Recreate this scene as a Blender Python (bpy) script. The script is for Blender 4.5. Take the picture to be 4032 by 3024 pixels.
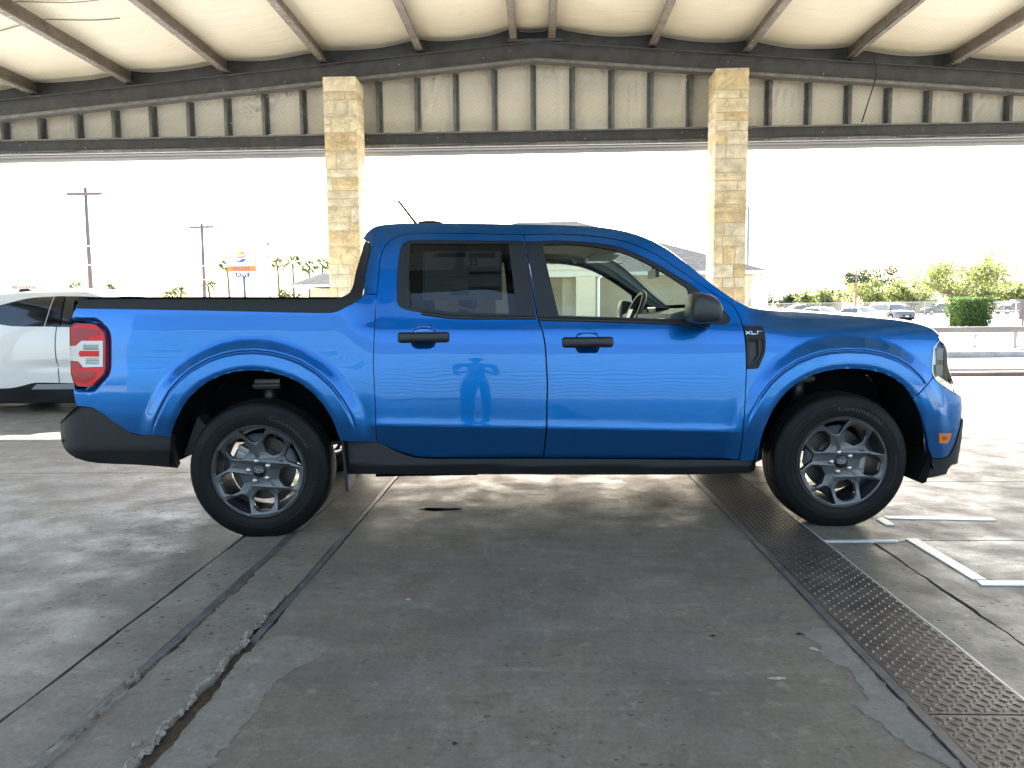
import bpy, bmesh, math, random
import numpy as np
from mathutils import Vector, Matrix
from mathutils.geometry import delaunay_2d_cdt
R_ = math.radians
for o in list(bpy.data.objects): bpy.data.objects.remove(o)
sc = bpy.context.scene
col = sc.collection

# ------------------------------------------------------------ camera, sky, sun, exposure
CAM = Vector((0, 0, 1.15))
def make_camera():
    yaw, pitch, roll = R_(1.97), R_(5.36), R_(.58)
    f = Vector((-math.sin(yaw)*math.cos(pitch), math.cos(yaw)*math.cos(pitch), -math.sin(pitch)))
    r0 = Vector((math.cos(yaw), math.sin(yaw), 0)); u0 = r0.cross(f)
    r = r0*math.cos(roll)-u0*math.sin(roll); u = r.cross(f)
    c = bpy.data.cameras.new('camera'); c.sensor_width = 36; c.lens = 26.04; c.clip_end = 3000; c.clip_start = .05
    o = bpy.data.objects.new('camera', c); col.objects.link(o)
    m = Matrix((r, u, -f)).transposed().to_4x4(); m.translation = CAM
    o.matrix_world = m; sc.camera = o
make_camera()
SUN_EL, SUN_AZ = 34.5, 4.0
w = bpy.data.worlds.new('World'); sc.world = w; w.use_nodes = True
nt = w.node_tree; nt.nodes.clear()
sky = nt.nodes.new('ShaderNodeTexSky'); sky.sky_type = 'NISHITA'; sky.sun_disc = False
sky.sun_elevation = R_(SUN_EL); sky.sun_rotation = R_(SUN_AZ); sky.dust_density = 3.0; sky.air_density = 1.2; sky.ozone_density = 1.0
bg = nt.nodes.new('ShaderNodeBackground'); bg.inputs[1].default_value = .08
wo = nt.nodes.new('ShaderNodeOutputWorld')
nt.links.new(sky.outputs[0], bg.inputs[0]); nt.links.new(bg.outputs[0], wo.inputs[0])
sl = bpy.data.lights.new('sun', 'SUN'); sl.energy = 4.6; sl.angle = R_(.5); sl.color = (1, .965, .91)
so = bpy.data.objects.new('sun', sl); col.objects.link(so)
so.rotation_euler = (-R_(90-SUN_EL), 0, -R_(SUN_AZ)); so.location = (0, 30, 30)
sc.view_settings.view_transform = 'Standard'; sc.view_settings.look = 'None'; sc.view_settings.gamma = 1
sc.view_settings.exposure = 3.15
sc.cycles.max_bounces = 10; sc.cycles.diffuse_bounces = 6; sc.cycles.glossy_bounces = 4; sc.cycles.transparent_max_bounces = 16
sc.cycles.use_denoising = True; sc.cycles.caustics_reflective = False; sc.cycles.caustics_refractive = False
sc.cycles.sample_clamp_indirect = 6

# ------------------------------------------------------------ materials
MATS = {}
def mat(name, base=(.5, .5, .5), rough=.5, metal=0., coat=0., spec=.5, var=0., vscale=8., bump=0., bscale=40., emit=None, trans=0., rvar=0., stretch=(1, 1, 1), base2=None):
    if name in MATS: return MATS[name]
    m = bpy.data.materials.new(name); m.use_nodes = True; t = m.node_tree; p = t.nodes['Principled BSDF']
    p.inputs['Base Color'].default_value = (*base, 1); p.inputs['Roughness'].default_value = rough
    p.inputs['Metallic'].default_value = metal; p.inputs['Specular IOR Level'].default_value = spec
    if coat: p.inputs['Coat Weight'].default_value = coat; p.inputs['Coat Roughness'].default_value = .03; p.inputs['Coat IOR'].default_value = 1.55
    if var or bump or rvar or base2:
        tc = t.nodes.new('ShaderNodeTexCoord'); mp = t.nodes.new('ShaderNodeMapping'); mp.inputs['Scale'].default_value = stretch
        t.links.new(tc.outputs['Object'], mp.inputs[0])
        n = t.nodes.new('ShaderNodeTexNoise'); n.inputs['Scale'].default_value = vscale; n.inputs['Detail'].default_value = 6; n.inputs['Roughness'].default_value = .62
        t.links.new(mp.outputs[0], n.inputs['Vector'])
        if var or base2:
            mx = t.nodes.new('ShaderNodeMix'); mx.data_type = 'RGBA'
            a = tuple(c*(1-var) for c in base); b = base2 if base2 else tuple(min(1, c*(1+var)) for c in base)
            mx.inputs[6].default_value = (*a, 1); mx.inputs[7].default_value = (*b, 1)
            rr = t.nodes.new('ShaderNodeMapRange'); rr.inputs[1].default_value = .32; rr.inputs[2].default_value = .68
            t.links.new(n.outputs[0], rr.inputs[0]); t.links.new(rr.outputs[0], mx.inputs[0]); t.links.new(mx.outputs[2], p.inputs['Base Color'])
        if rvar:
            r2 = t.nodes.new('ShaderNodeMapRange'); r2.inputs[1].default_value = .3; r2.inputs[2].default_value = .7
            r2.inputs[3].default_value = max(0, rough-rvar); r2.inputs[4].default_value = min(1, rough+rvar)
            t.links.new(n.outputs[0], r2.inputs[0]); t.links.new(r2.outputs[0], p.inputs['Roughness'])
        if bump:
            n2 = t.nodes.new('ShaderNodeTexNoise'); n2.inputs['Scale'].default_value = bscale; n2.inputs['Detail'].default_value = 5
            t.links.new(mp.outputs[0], n2.inputs['Vector'])
            b = t.nodes.new('ShaderNodeBump'); b.inputs['Strength'].default_value = bump; b.inputs['Distance'].default_value = .02
            t.links.new(n2.outputs[0], b.inputs['Height']); t.links.new(b.outputs[0], p.inputs['Normal'])
    if emit: p.inputs['Emission Color'].default_value = (*emit[:3], 1); p.inputs['Emission Strength'].default_value = emit[3]
    if trans: p.inputs['Transmission Weight'].default_value = trans
    MATS[name] = m; return m
def glass(name, tint, refl=1.0, rough=0.0):
    if name in MATS: return MATS[name]
    m = bpy.data.materials.new(name); m.use_nodes = True; t = m.node_tree; t.nodes.clear()
    tr = t.nodes.new('ShaderNodeBsdfTransparent'); tr.inputs[0].default_value = (*tint, 1)
    gl = t.nodes.new('ShaderNodeBsdfGlossy'); gl.inputs['Roughness'].default_value = rough; gl.inputs[0].default_value = (refl, refl, refl, 1)
    fr = t.nodes.new('ShaderNodeFresnel'); fr.inputs[0].default_value = 1.5
    mx = t.nodes.new('ShaderNodeMixShader'); out = t.nodes.new('ShaderNodeOutputMaterial')
    ge = t.nodes.new('ShaderNodeNewGeometry'); mr = t.nodes.new('ShaderNodeMapRange'); mr.inputs[3].default_value = 1.5; mr.inputs[4].default_value = 1/1.5
    t.links.new(ge.outputs['Backfacing'], mr.inputs[0]); t.links.new(mr.outputs[0], fr.inputs[0])
    t.links.new(fr.outputs[0], mx.inputs[0]); t.links.new(tr.outputs[0], mx.inputs[1]); t.links.new(gl.outputs[0], mx.inputs[2]); t.links.new(mx.outputs[0], out.inputs[0])
    MATS[name] = m; return m
def leaf_mat(name, c1, c2, trl=.45):
    if name in MATS: return MATS[name]
    m = bpy.data.materials.new(name); m.use_nodes = True; t = m.node_tree; p = t.nodes['Principled BSDF']; out = t.nodes['Material Output']
    g = t.nodes.new('ShaderNodeNewGeometry'); mx = t.nodes.new('ShaderNodeMix'); mx.data_type = 'RGBA'
    mx.inputs[6].default_value = (*c1, 1); mx.inputs[7].default_value = (*c2, 1)
    t.links.new(g.outputs['Random Per Island'], mx.inputs[0]); t.links.new(mx.outputs[2], p.inputs['Base Color']); p.inputs['Roughness'].default_value = .55
    tl = t.nodes.new('ShaderNodeBsdfTranslucent'); t.links.new(mx.outputs[2], tl.inputs[0])
    ms = t.nodes.new('ShaderNodeMixShader'); ms.inputs[0].default_value = trl
    t.links.new(p.outputs[0], ms.inputs[1]); t.links.new(tl.outputs[0], ms.inputs[2]); t.links.new(ms.outputs[0], out.inputs[0])
    MATS[name] = m; return m

# ------------------------------------------------------------ mesh helpers
def mesh_obj(name, verts, faces, m, parent=None, smooth=False, normals=None, loc=None, rot=None):
    me = bpy.data.meshes.new(name); me.from_pydata([tuple(v) for v in verts], [], [tuple(f) for f in faces])
    if smooth or normals is not None: me.polygons.foreach_set('use_smooth', [True]*len(me.polygons))
    me.update()
    if normals is not None: me.normals_split_custom_set_from_vertices([tuple(n) for n in normals])
    for q in (m if isinstance(m, (list, tuple)) else [m]): me.materials.append(q)
    o = bpy.data.objects.new(name, me); col.objects.link(o)
    if parent: o.parent = parent
    if loc is not None: o.location = loc
    if rot is not None: o.rotation_euler = rot
    return o
class MB:
    """collects simple shapes into one mesh"""
    def __init__(s): s.v = []; s.f = []; s.mi = []
    def add(s, v, f, mi=0):
        b = len(s.v); s.v += [tuple(q) for q in v]; s.f += [tuple(i+b for i in q) for q in f]; s.mi += [mi]*len(f); return s
    def box(s, x0, x1, y0, y1, z0, z1, mi=0, M=None):
        v = [Vector(q) for q in ((x0, y0, z0), (x1, y0, z0), (x1, y1, z0), (x0, y1, z0), (x0, y0, z1), (x1, y0, z1), (x1, y1, z1), (x0, y1, z1))]
        if M is not None: v = [M @ q for q in v]
        return s.add(v, [(0, 3, 2, 1), (4, 5, 6, 7), (0, 1, 5, 4), (1, 2, 6, 5), (2, 3, 7, 6), (3, 0, 4, 7)], mi)
    def tube(s, P, r, n=8, mi=0, r1=None, cap=True):
        P = [Vector(p) for p in P]; k = len(P); b = len(s.v); r1 = r if r1 is None else r1
        for i, p in enumerate(P):
            d = (P[min(i+1, k-1)]-P[max(i-1, 0)]).normalized()
            a = d.orthogonal().normalized() if i == 0 else (a-d*a.dot(d)).normalized()
            c = d.cross(a); rr = r+(r1-r)*i/max(1, k-1)
            for j in range(n):
                t = 2*math.pi*j/n; s.v.append(tuple(p+(a*math.cos(t)+c*math.sin(t))*rr))
        for i in range(k-1):
            for j in range(n):
                s.f.append((b+i*n+j, b+i*n+(j+1) % n, b+(i+1)*n+(j+1) % n, b+(i+1)*n+j)); s.mi.append(mi)
        if cap:
            s.f.append(tuple(b+j for j in range(n))[::-1]); s.mi.append(mi); s.f.append(tuple(b+(k-1)*n+j for j in range(n))); s.mi.append(mi)
        return s
    def lathe(s, prof, n=48, mi=0, axis='y', cen=(0, 0, 0), a0=0, a1=2*math.pi):
        b = len(s.v); full = abs(a1-a0-2*math.pi) < 1e-6; m = n if full else n+1; k = len(prof)
        for j in range(m):
            t = a0+(a1-a0)*j/n; c, q = math.cos(t), math.sin(t)
            for r, h in prof:
                p = (r*c, h, r*q) if axis == 'y' else ((r*c, r*q, h) if axis == 'z' else (h, r*c, r*q))
                s.v.append((p[0]+cen[0], p[1]+cen[1], p[2]+cen[2]))
        for j in range(n):
            j2 = (j+1) % m
            for i in range(k-1):
                s.f.append((b+j*k+i, b+j*k+i+1, b+j2*k+i+1, b+j2*k+i)); s.mi.append(mi)
        return s
    def prism(s, pts, f0, f1, mi=0):
        """closed outline pts (a,b) between maps f0(a,b) and f1(a,b)"""
        b = len(s.v); n = len(pts); s.v += [tuple(f0(*p)) for p in pts]+[tuple(f1(*p)) for p in pts]
        s.f += [tuple(b+i for i in range(n))[::-1], tuple(b+n+i for i in range(n))]+[(b+i, b+(i+1) % n, b+n+(i+1) % n, b+n+i) for i in range(n)]; s.mi += [mi]*(n+2)
        return s
    def build(s, name, m, parent=None, smooth=False, bevel=0., loc=None, rot=None, auto=None):
        o = mesh_obj(name, s.v, s.f, m, parent, smooth, None, loc, rot)
        if any(s.mi): o.data.polygons.foreach_set('material_index', s.mi)
        bm = bmesh.new(); bm.from_mesh(o.data)
        if bevel:
            bmesh.ops.remove_doubles(bm, verts=bm.verts, dist=1e-5)
            ed = [e for e in bm.edges if len(e.link_faces) == 2 and e.calc_face_angle(0) > .5]
            bmesh.ops.bevel(bm, geom=ed, offset=bevel, segments=2, affect='EDGES', profile=.6, clamp_overlap=True)
        bmesh.ops.recalc_face_normals(bm, faces=bm.faces)
        bm.to_mesh(o.data); bm.free()
        if auto: o.data.polygons.foreach_set('use_smooth', [True]*len(o.data.polygons)); o.data.set_sharp_from_angle(angle=R_(auto))
        return o
def tag(o, label=None, cat=None, group=None, kind=None):
    if label: o['label'] = label
    if cat: o['category'] = cat
    if group: o['group'] = group
    if kind: o['kind'] = kind
    return o
def empty(name, loc=(0, 0, 0), rz=0., parent=None):
    o = bpy.data.objects.new(name, None); col.objects.link(o); o.location = loc; o.rotation_euler = (0, 0, rz); o.empty_display_size = .2
    if parent: o.parent = parent
    return o
def children(o): return [c for c in bpy.data.objects if c.parent == o]
def copy_tree(o, parent=None):
    c = o.copy(); col.objects.link(c)
    if parent: c.parent = parent
    for ch in children(o): copy_tree(ch, c)
    return c
def text_geo(body, size=1., extrude=.0, align='CENTER', shear=0., spacing=1., bold=0.):
    cu = bpy.data.curves.new('t', 'FONT'); cu.body = body; cu.size = size; cu.extrude = extrude; cu.align_x = align; cu.align_y = 'CENTER'; cu.shear = shear; cu.space_character = spacing; cu.offset = bold
    o = bpy.data.objects.new('t', cu); col.objects.link(o); dg = bpy.context.evaluated_depsgraph_get()
    me = bpy.data.meshes.new_from_object(o.evaluated_get(dg)); bpy.data.objects.remove(o)
    v = [tuple(p.co) for p in me.vertices]; f = [tuple(p.vertices) for p in me.polygons]
    bpy.data.meshes.remove(me); return v, f
def text_obj(name, body, size, m, parent=None, f=None, extrude=.002, **k):
    v, fc = text_geo(body, size, extrude, **k); return mesh_obj(name, [f(*p) for p in v], fc, m, parent)
rnd = random.Random(7)

# ------------------------------------------------------------ the truck side: depth of its skin at (x, z)
def pchip(kx, ky, x):
    kx=np.asarray(kx,float); ky=np.asarray(ky,float)
    h=np.diff(kx); dl=np.diff(ky)/h
    m=np.zeros_like(kx)
    for i in range(1,len(kx)-1):
        if dl[i-1]*dl[i]>0:
            w1=2*h[i]+h[i-1]; w2=h[i]+2*h[i-1]
            m[i]=(w1+w2)/(w1/dl[i-1]+w2/dl[i])
    m[0]=dl[0]; m[-1]=dl[-1]
    x=np.asarray(x,float); i=np.clip(np.searchsorted(kx,x)-1,0,len(h)-1)
    t=(x-kx[i])/h[i]; tc=np.clip(t,0,1)
    r=((1+2*tc)*(1-tc)**2)*ky[i]+tc*(1-tc)**2*h[i]*m[i]+tc*tc*(3-2*tc)*ky[i+1]+tc*tc*(tc-1)*h[i]*m[i+1]
    r=r+np.where(t<0,t*h[i]*m[0],0)+np.where(t>1,(t-1)*h[i]*m[-1],0)
    return r
def sstep(a,b,t):
    t=np.clip((np.asarray(t,float)-a)/(b-a),0,1); return t*t*(3-2*t)
def pl_dist(P,x,z):
    best=np.full(np.shape(x),9.0)
    for (ax,az),(bx,bz) in zip(P[:-1],P[1:]):
        ex,ez=bx-ax,bz-az; L=ex*ex+ez*ez+1e-12
        t=np.clip(((x-ax)*ex+(z-az)*ez)/L,0,1)
        best=np.minimum(best,np.hypot(x-ax-t*ex,z-az-t*ez))
    return best
LOW_DOOR=[(.28,.075),(.385,.066),(.41,.058),(.545,.0042),(.556,.0005),(.566,.0006),(.586,.0027),(.600,.0035),(.64,.0042),(.70,.0055),(.76,.0078),(.83,.0118),(.90,.0172)]
LOW_PLAIN=[(.28,.05),(.40,.036),(.50,.018),(.60,.007),(.70,.0045),(.80,.0075),(.90,.0172)]
UP_CAB=[(.90,.0172),(.96,.025),(1.02,.037),(1.065,.049),(1.10,.064),(1.2,.100),(1.4,.168),(1.54,.218),(1.60,.248),(1.64,.285),(1.668,.335),(1.685,.40)]
UP_BED=[(.90,.0172),(1.0,.024),(1.08,.033),(1.16,.046),(1.22,.062),(1.26,.082),(1.30,.12)]
UP_FEN=[(.90,.0172),(.97,.026),(1.03,.042),(1.08,.066),(1.12,.105),(1.15,.15),(1.2,.26)]
PL=[tuple(zip(*(a+b[1:]))) for a in (LOW_DOOR,LOW_PLAIN) for b in (UP_CAB,UP_BED,UP_FEN)]
ARCHES=[]      # filled with the two wheel-arch lips
HANDLES=[]     # (x,z) of the handle cups
def inset(x,z,flare=True):
    x=np.asarray(x,float); z=np.asarray(z,float)
    k=.0326+(.012-.0326)*sstep(.6,1.0,z)
    zz=z+k*x
    wd=sstep(-1.0,-.86,x)*(1-sstep(.88,1.02,x))
    wb=1-sstep(-1.12,-.90,x); wf=sstep(1.02,1.34,x)
    P=[pchip(p[0],p[1],zz) for p in PL]
    mix=lambda a:P[a]*(1-wb-wf)+P[a+1]*wb+P[a+2]*wf
    d=mix(0)*wd+mix(3)*(1-wd)
    r=np.maximum(-1.8-x,0); d=d+.030*(r/.6)**2
    r=np.maximum(-2.40-x,0); d=d+8*r**3
    r=np.maximum(x-1.25,0); d=d+.05*(r/.9)**2
    r=np.maximum(x-2.02,0); d=d+5*r**3
    if flare:
        for A,zl in zip(ARCHES,(.52,.52)):
            s=pl_dist(A,x,z)
            w=sstep(zl-.12,zl+.16,z)
            cen=.5*(A[0][0]+A[-1][0])
            fl=-.030*(1-sstep(.08,.175,s))+.010*np.clip(1-s/.035,0,1)**2
            g=.010*np.exp(-((s-.094)/.007)**2)*sstep(zl+.02,zl+.14,z)
            d=d+fl*(.35+.65*w)+g
        for hx,hz in HANDLES:
            q=((x-hx)/.064)**4+((z-hz+.004)/.052)**4
            d=d+.026*np.clip(1-q,0,1)**.8
    return d

# ------------------------------------------------------------ outline + heightfield panels
def resample(P, h, closed=True, ang=32):
    P = [np.array(p[:2], float) for p in P]; n = len(P)
    def corner(i):
        if not closed and i in (0, n-1): return True
        a = P[i]-P[i-1]; b = P[(i+1) % n]-P[i]; la, lb = np.hypot(*a), np.hypot(*b)
        if la < 1e-6 or lb < 1e-6: return True
        return math.degrees(math.acos(max(-1, min(1, float(a @ b)/la/lb)))) > ang
    C = [corner(i) for i in range(n)]; out = []
    for i in range(n if closed else n-1):
        p1, p2 = P[i], P[(i+1) % n]
        p0 = P[i-1] if not C[i] else 2*p1-p2; p3 = P[(i+2) % n] if not C[(i+1) % n] else 2*p2-p1
        L = np.hypot(*(p2-p1)); k = max(1, int(round(L/h)))
        # centripetal-style tangents
        l0, l2 = max(np.hypot(*(p1-p0)), 1e-6), max(np.hypot(*(p3-p2)), 1e-6)
        m1 = ((p2-p1)/max(L, 1e-6)*l0+(p1-p0)/l0*L)/(l0+L)*min(L, 2.2*l0); m2 = ((p2-p1)/max(L, 1e-6)*l2+(p3-p2)/l2*L)/(l2+L)*min(L, 2.2*l2)
        for j in range(k):
            t = j/k; out.append((2*t**3-3*t**2+1)*p1+(t**3-2*t**2+t)*m1+(-2*t**3+3*t**2)*p2+(t**3-t**2)*m2)
    if not closed: out.append(P[-1])
    return np.array(out)
def inside(Q, P):
    x, y = Q[:, 0], Q[:, 1]; r = np.zeros(len(Q), bool); n = len(P)
    for i in range(n):
        (ax, ay), (bx, by) = P[i], P[(i+1) % n]
        if ay == by: continue
        r ^= ((ay > y) != (by > y)) & (x < (bx-ax)*(y-ay)/(by-ay)+ax)
    return r
def sheet2d(outline, holes=(), h=.03, smooth=True, fine=None):
    loops = [resample(outline, h*.8) if smooth else np.array([p[:2] for p in outline], float)]
    for q in holes: loops.append(resample(q, h*.8))
    V = []; E = []
    for L in loops:
        b = len(V); V += [tuple(p) for p in L]; E += [(b+i, b+(i+1) % len(L)) for i in range(len(L))]
    lo = loops[0].min(0); hi = loops[0].max(0)
    def grid(hh):
        gx = np.arange(lo[0]+hh*.5, hi[0], hh); gz = np.arange(lo[1]+hh*.5, hi[1], hh)
        G = np.stack(np.meshgrid(gx, gz), -1).astype(float); G[1::2, :, 0] += hh*.5; return G.reshape(-1, 2)
    G = grid(h)
    if fine is not None:
        for fh, fn in fine: G2 = grid(fh); G = np.concatenate([G[~fn(G)], G2[fn(G2)]])
    ok = inside(G, loops[0])
    for L in loops[1:]: ok &= ~inside(G, L)
    G = G[ok]
    D = np.full(len(G), 9.)
    for L in loops: D = np.minimum(D, pl_dist(list(map(tuple, L))+[tuple(L[0])], G[:, 0], G[:, 1]))
    G = G[D > (h*.35 if fine is None else .005)]
    V += [tuple(p) for p in G]
    r = delaunay_2d_cdt([Vector(p) for p in V], E, [], 0, 1e-6)
    W = np.array([tuple(p) for p in r[0]]); F = np.array([tuple(f) for f in r[2]])
    cen = W[F].mean(1); ok = inside(cen, loops[0])
    for L in loops[1:]: ok &= ~inside(cen, L)
    return W, F[ok]
def panel_geo(outline, holes=(), h=.03, off=0., skirt=.014, dfun=None, y0=-.92, smooth=True, fine=None):
    W, F = sheet2d(outline, holes, h, smooth, fine)
    df = dfun or inset; e = .002
    x, z = W[:, 0], W[:, 1]; d = df(x, z)
    gx = (df(x+e, z)-df(x-e, z))/(2*e); gz = (df(x, z+e)-df(x, z-e))/(2*e)
    N = np.stack([gx, -np.ones_like(gx), gz], 1); N /= np.linalg.norm(N, axis=1)[:, None]
    V = np.stack([x, y0+d+off, z], 1)
    F = [tuple(f) for f in F]
    # orient towards -y
    out = []
    for a, b, c in F:
        n = np.cross(V[b]-V[a], V[c]-V[a]); out.append((a, b, c) if n @ N[a] > 0 else (a, c, b))
    F = out
    if skirt:
        cnt = {}
        for f in F:
            for i in range(3):
                a, b = f[i], f[(i+1) % 3]; cnt[(a, b)] = 1
        bd = [(a, b) for (a, b) in cnt if (b, a) not in cnt]
        vs = sorted({i for e2 in bd for i in e2}); o1 = len(V); idx = {v: i for i, v in enumerate(vs)}; k = len(vs)
        A = V[vs]; N1 = N[vs]; B = A-N1*skirt
        nrm = np.zeros((k, 3))
        for a, b in bd:
            t = V[b]-V[a]; q = np.cross(t, N[a]); q /= (np.linalg.norm(q)+1e-9); nrm[idx[a]] += q; nrm[idx[b]] += q
        nrm /= (np.linalg.norm(nrm, axis=1)[:, None]+1e-9)
        V = np.concatenate([V, A, B]); N = np.concatenate([N, nrm, nrm])
        for a, b in bd:
            q = (o1+idx[a], o1+k+idx[a], o1+k+idx[b], o1+idx[b])
            nn = np.cross(V[q[1]]-V[q[0]], V[q[3]]-V[q[0]])
            F.append(q if nn @ nrm[idx[a]] > 0 else q[::-1])
    return V, F, N
def panel(name, outline, m, parent, sides=(1, -1), **k):
    V, F, N = panel_geo(outline, **k); res = []
    for s in sides:
        if s == 1: res.append(mesh_obj(name, V, F, m, parent, normals=N))
        else:
            V2 = V*np.array([1, -1, 1]); N2 = N*np.array([1, -1, 1]); res.append(mesh_obj(name, V2, [f[::-1] for f in F], m, parent, normals=N2))
    return res
# ============================================================ GROUND AND FLOOR
def concrete(name, c1, c2, stain, rough=.5, pits=1., streak=1.):
    m = bpy.data.materials.new(name); m.use_nodes = True; t = m.node_tree; p = t.nodes['Principled BSDF']; N = t.nodes.new; L = t.links.new
    tc = N('ShaderNodeTexCoord')
    def noise(sc_, det=6, rg=.6, st=(1, 1, 1), rot=0.):
        mp = N('ShaderNodeMapping'); mp.inputs['Scale'].default_value = st; mp.inputs['Rotation'].default_value = (0, 0, rot); L(tc.outputs['Object'], mp.inputs[0])
        n = N('ShaderNodeTexNoise'); n.inputs['Scale'].default_value = sc_; n.inputs['Detail'].default_value = det; n.inputs['Roughness'].default_value = rg; L(mp.outputs[0], n.inputs['Vector']); return n.outputs[0]
    def rng(s, a, b, c=0., d=1.):
        r = N('ShaderNodeMapRange'); r.inputs[1].default_value = a; r.inputs[2].default_value = b; r.inputs[3].default_value = c; r.inputs[4].default_value = d; L(s, r.inputs[0]); return r.outputs[0]
    def mix(f, a, b, mode='MIX'):
        x = N('ShaderNodeMix'); x.data_type = 'RGBA'; x.blend_type = mode
        for i, q in ((6, a), (7, b)):
            if isinstance(q, tuple): x.inputs[i].default_value = (*q, 1)
            else: L(q, x.inputs[i])
        if isinstance(f, float): x.inputs[0].default_value = f
        else: L(f, x.inputs[0])
        return x.outputs[2]
    def mth(op, a, b):
        x = N('ShaderNodeMath'); x.operation = op
        for i, q in ((0, a), (1, b)):
            if isinstance(q, float): x.inputs[i].default_value = q
            else: L(q, x.inputs[i])
        return x.outputs[0]
    big = noise(.9, 7, .65); cloud = noise(3.2, 8, .68); fine_ = noise(60, 4, .6); streaks = noise(5, 5, .6, (.22, 3.0, 1), .12); brush = noise(11, 4, .6, (3.2, .3, 1), .8)
    c = mix(rng(big, .38, .62), c1, c2)
    c = mix(rng(cloud, .40, .62, 0., .85), c, stain)
    c = mix(rng(streaks, .50, .75, 0., .16*streak), c, tuple(min(1, q*1.7) for q in c2))
    c = mix(rng(brush, .60, .78, 0., .22*streak), c, tuple(min(1, q*1.6) for q in c2))
    c = mix(rng(noise(2.1, 5, .6, (.8, 1.2, 1)), .50, .72, 0., .55), c, tuple(q*.55 for q in c1))
    c = mix(rng(fine_, .3, .7, 0., .42), c, tuple(q*.55 for q in c1))
    c = mix(rng(noise(24, 6, .7), .50, .72, 0., .55), c, tuple(q*.55 for q in c1))
    c = mix(rng(noise(13, 7, .72, (1, 1, 1), .4), .56, .70, 0., .45), c, tuple(min(1, q*1.45) for q in c2))  # pale blotches put the shiny floor's sparkle into the colour
    c = mix(rng(noise(1.3, 8, .7, (1, 1.3, 1), 1.1), .55, .68, 0., .5), c, (c1[0]*.62, c1[1]*.56, c1[2]*.48))
    # pits and small dark spots, broken up by a mask
    vo = N('ShaderNodeTexVoronoi'); vo.inputs['Scale'].default_value = 25; vo.inputs['Randomness'].default_value = 1
    mpv = N('ShaderNodeMapping'); mpv.inputs['Scale'].default_value = (.75, 1.1, 1); L(tc.outputs['Object'], mpv.inputs[0]); L(mpv.outputs[0], vo.inputs['Vector'])
    vsz = noise(9, 3, .5)
    pit = mth('MULTIPLY', rng(mth('ADD', mth('ADD', vo.outputs['Distance'], mth('MULTIPLY', noise(48, 4, .6, (.6, 1.2, 1)), .30)), mth('MULTIPLY', vsz, -.62)), -.07, -.02, 1., 0.), rng(noise(.8, 4), .40, .52))
    c = mix(mth('MULTIPLY', pit, .8*pits), c, tuple(q*.3 for q in c1))
    v2 = N('ShaderNodeTexVoronoi'); v2.inputs['Scale'].default_value = 5.5; L(tc.outputs['Object'], v2.inputs['Vector'])
    fl = rng(mth('ADD', v2.outputs['Distance'], mth('MULTIPLY', noise(30, 3), -.10)), -.032, -.022, 1., 0.)
    c = mix(mth('MULTIPLY', fl, .7), c, (.42, .40, .36))
    L(c, p.inputs['Base Color'])
    ro = mth('ADD', rng(cloud, .34, .66, rough-.22, rough+.16), mth('MULTIPLY', fine_, .08)); L(ro, p.inputs['Roughness'])
    p.inputs['Specular IOR Level'].default_value = .55
    h = mth('ADD', mth('MULTIPLY', fine_, .25), mth('ADD', mth('MULTIPLY', cloud, .5), mth('MULTIPLY', pit, -.9)))
    h = mth('ADD', h, mth('MULTIPLY', noise(220, 2), .16))
    b = N('ShaderNodeBump'); b.inputs['Strength'].default_value = .35; b.inputs['Distance'].default_value = .012; L(h, b.inputs['Height']); L(b.outputs[0], p.inputs['Normal'])
    MATS[name] = m; return m
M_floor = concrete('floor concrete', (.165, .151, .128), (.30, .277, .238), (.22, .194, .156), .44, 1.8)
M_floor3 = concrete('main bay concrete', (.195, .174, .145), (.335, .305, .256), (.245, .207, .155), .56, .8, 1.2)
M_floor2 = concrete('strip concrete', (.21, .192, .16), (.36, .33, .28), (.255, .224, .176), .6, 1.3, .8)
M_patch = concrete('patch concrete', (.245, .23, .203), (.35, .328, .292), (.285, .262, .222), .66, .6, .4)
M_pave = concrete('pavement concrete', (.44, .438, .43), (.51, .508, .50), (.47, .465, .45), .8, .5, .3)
M_dirt = mat('joint dirt', (.085, .070, .052), .95, var=.5, vscale=40, bump=.6, bscale=90)
M_steel = mat('worn dark steel', (.17, .17, .175), .5, .4, var=.4, vscale=14, rvar=.12, bump=.15, bscale=60)
M_plate = mat('tread plate steel', (.165, .152, .14), .42, .6, var=.35, vscale=5, rvar=.14, bump=.12, bscale=90, base2=(.215, .19, .165))
M_bright = mat('bright strip metal', (.74, .74, .74), .40, .25, var=.10, vscale=9, rvar=.05)
M_lip = mat('crumbly concrete lip', (.36, .335, .29), .95, var=.5, vscale=50, bump=1., bscale=70)

def ragged(x, y0, y1, amp, step=.03, seed=1, f=1.):
    r = random.Random(seed); out = []; k = max(2, int(abs(y1-y0)/step)); ph = [r.uniform(0, 6.28) for _ in range(4)]
    for i in range(k+1):
        y = y0+(y1-y0)*i/k
        out.append((x+amp*(.5*math.sin(y*9*f+ph[0])+.4*math.sin(y*23*f+ph[1])+.3*math.sin(y*57*f+ph[2])+r.uniform(-.5, .5)*.7), y))
    return out
def slab(mb, poly, z=0., depth=.06):
    mb.prism(poly, lambda a, b: (a, b, z-depth), lambda a, b: (a, b, z))
fl = MB()
rect = lambda x0, x1, y0, y1: [(x0, y0), (x1, y0), (x1, y1), (x0, y1)]
YN, YF = -4.2, 13.4
slab(fl, ragged(-1.557, YN, 5.345, .004, .12, 3)+[(-16, 5.345), (-16, YN)]); slab(fl, rect(-16, -1.557, 5.357, YF))
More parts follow.
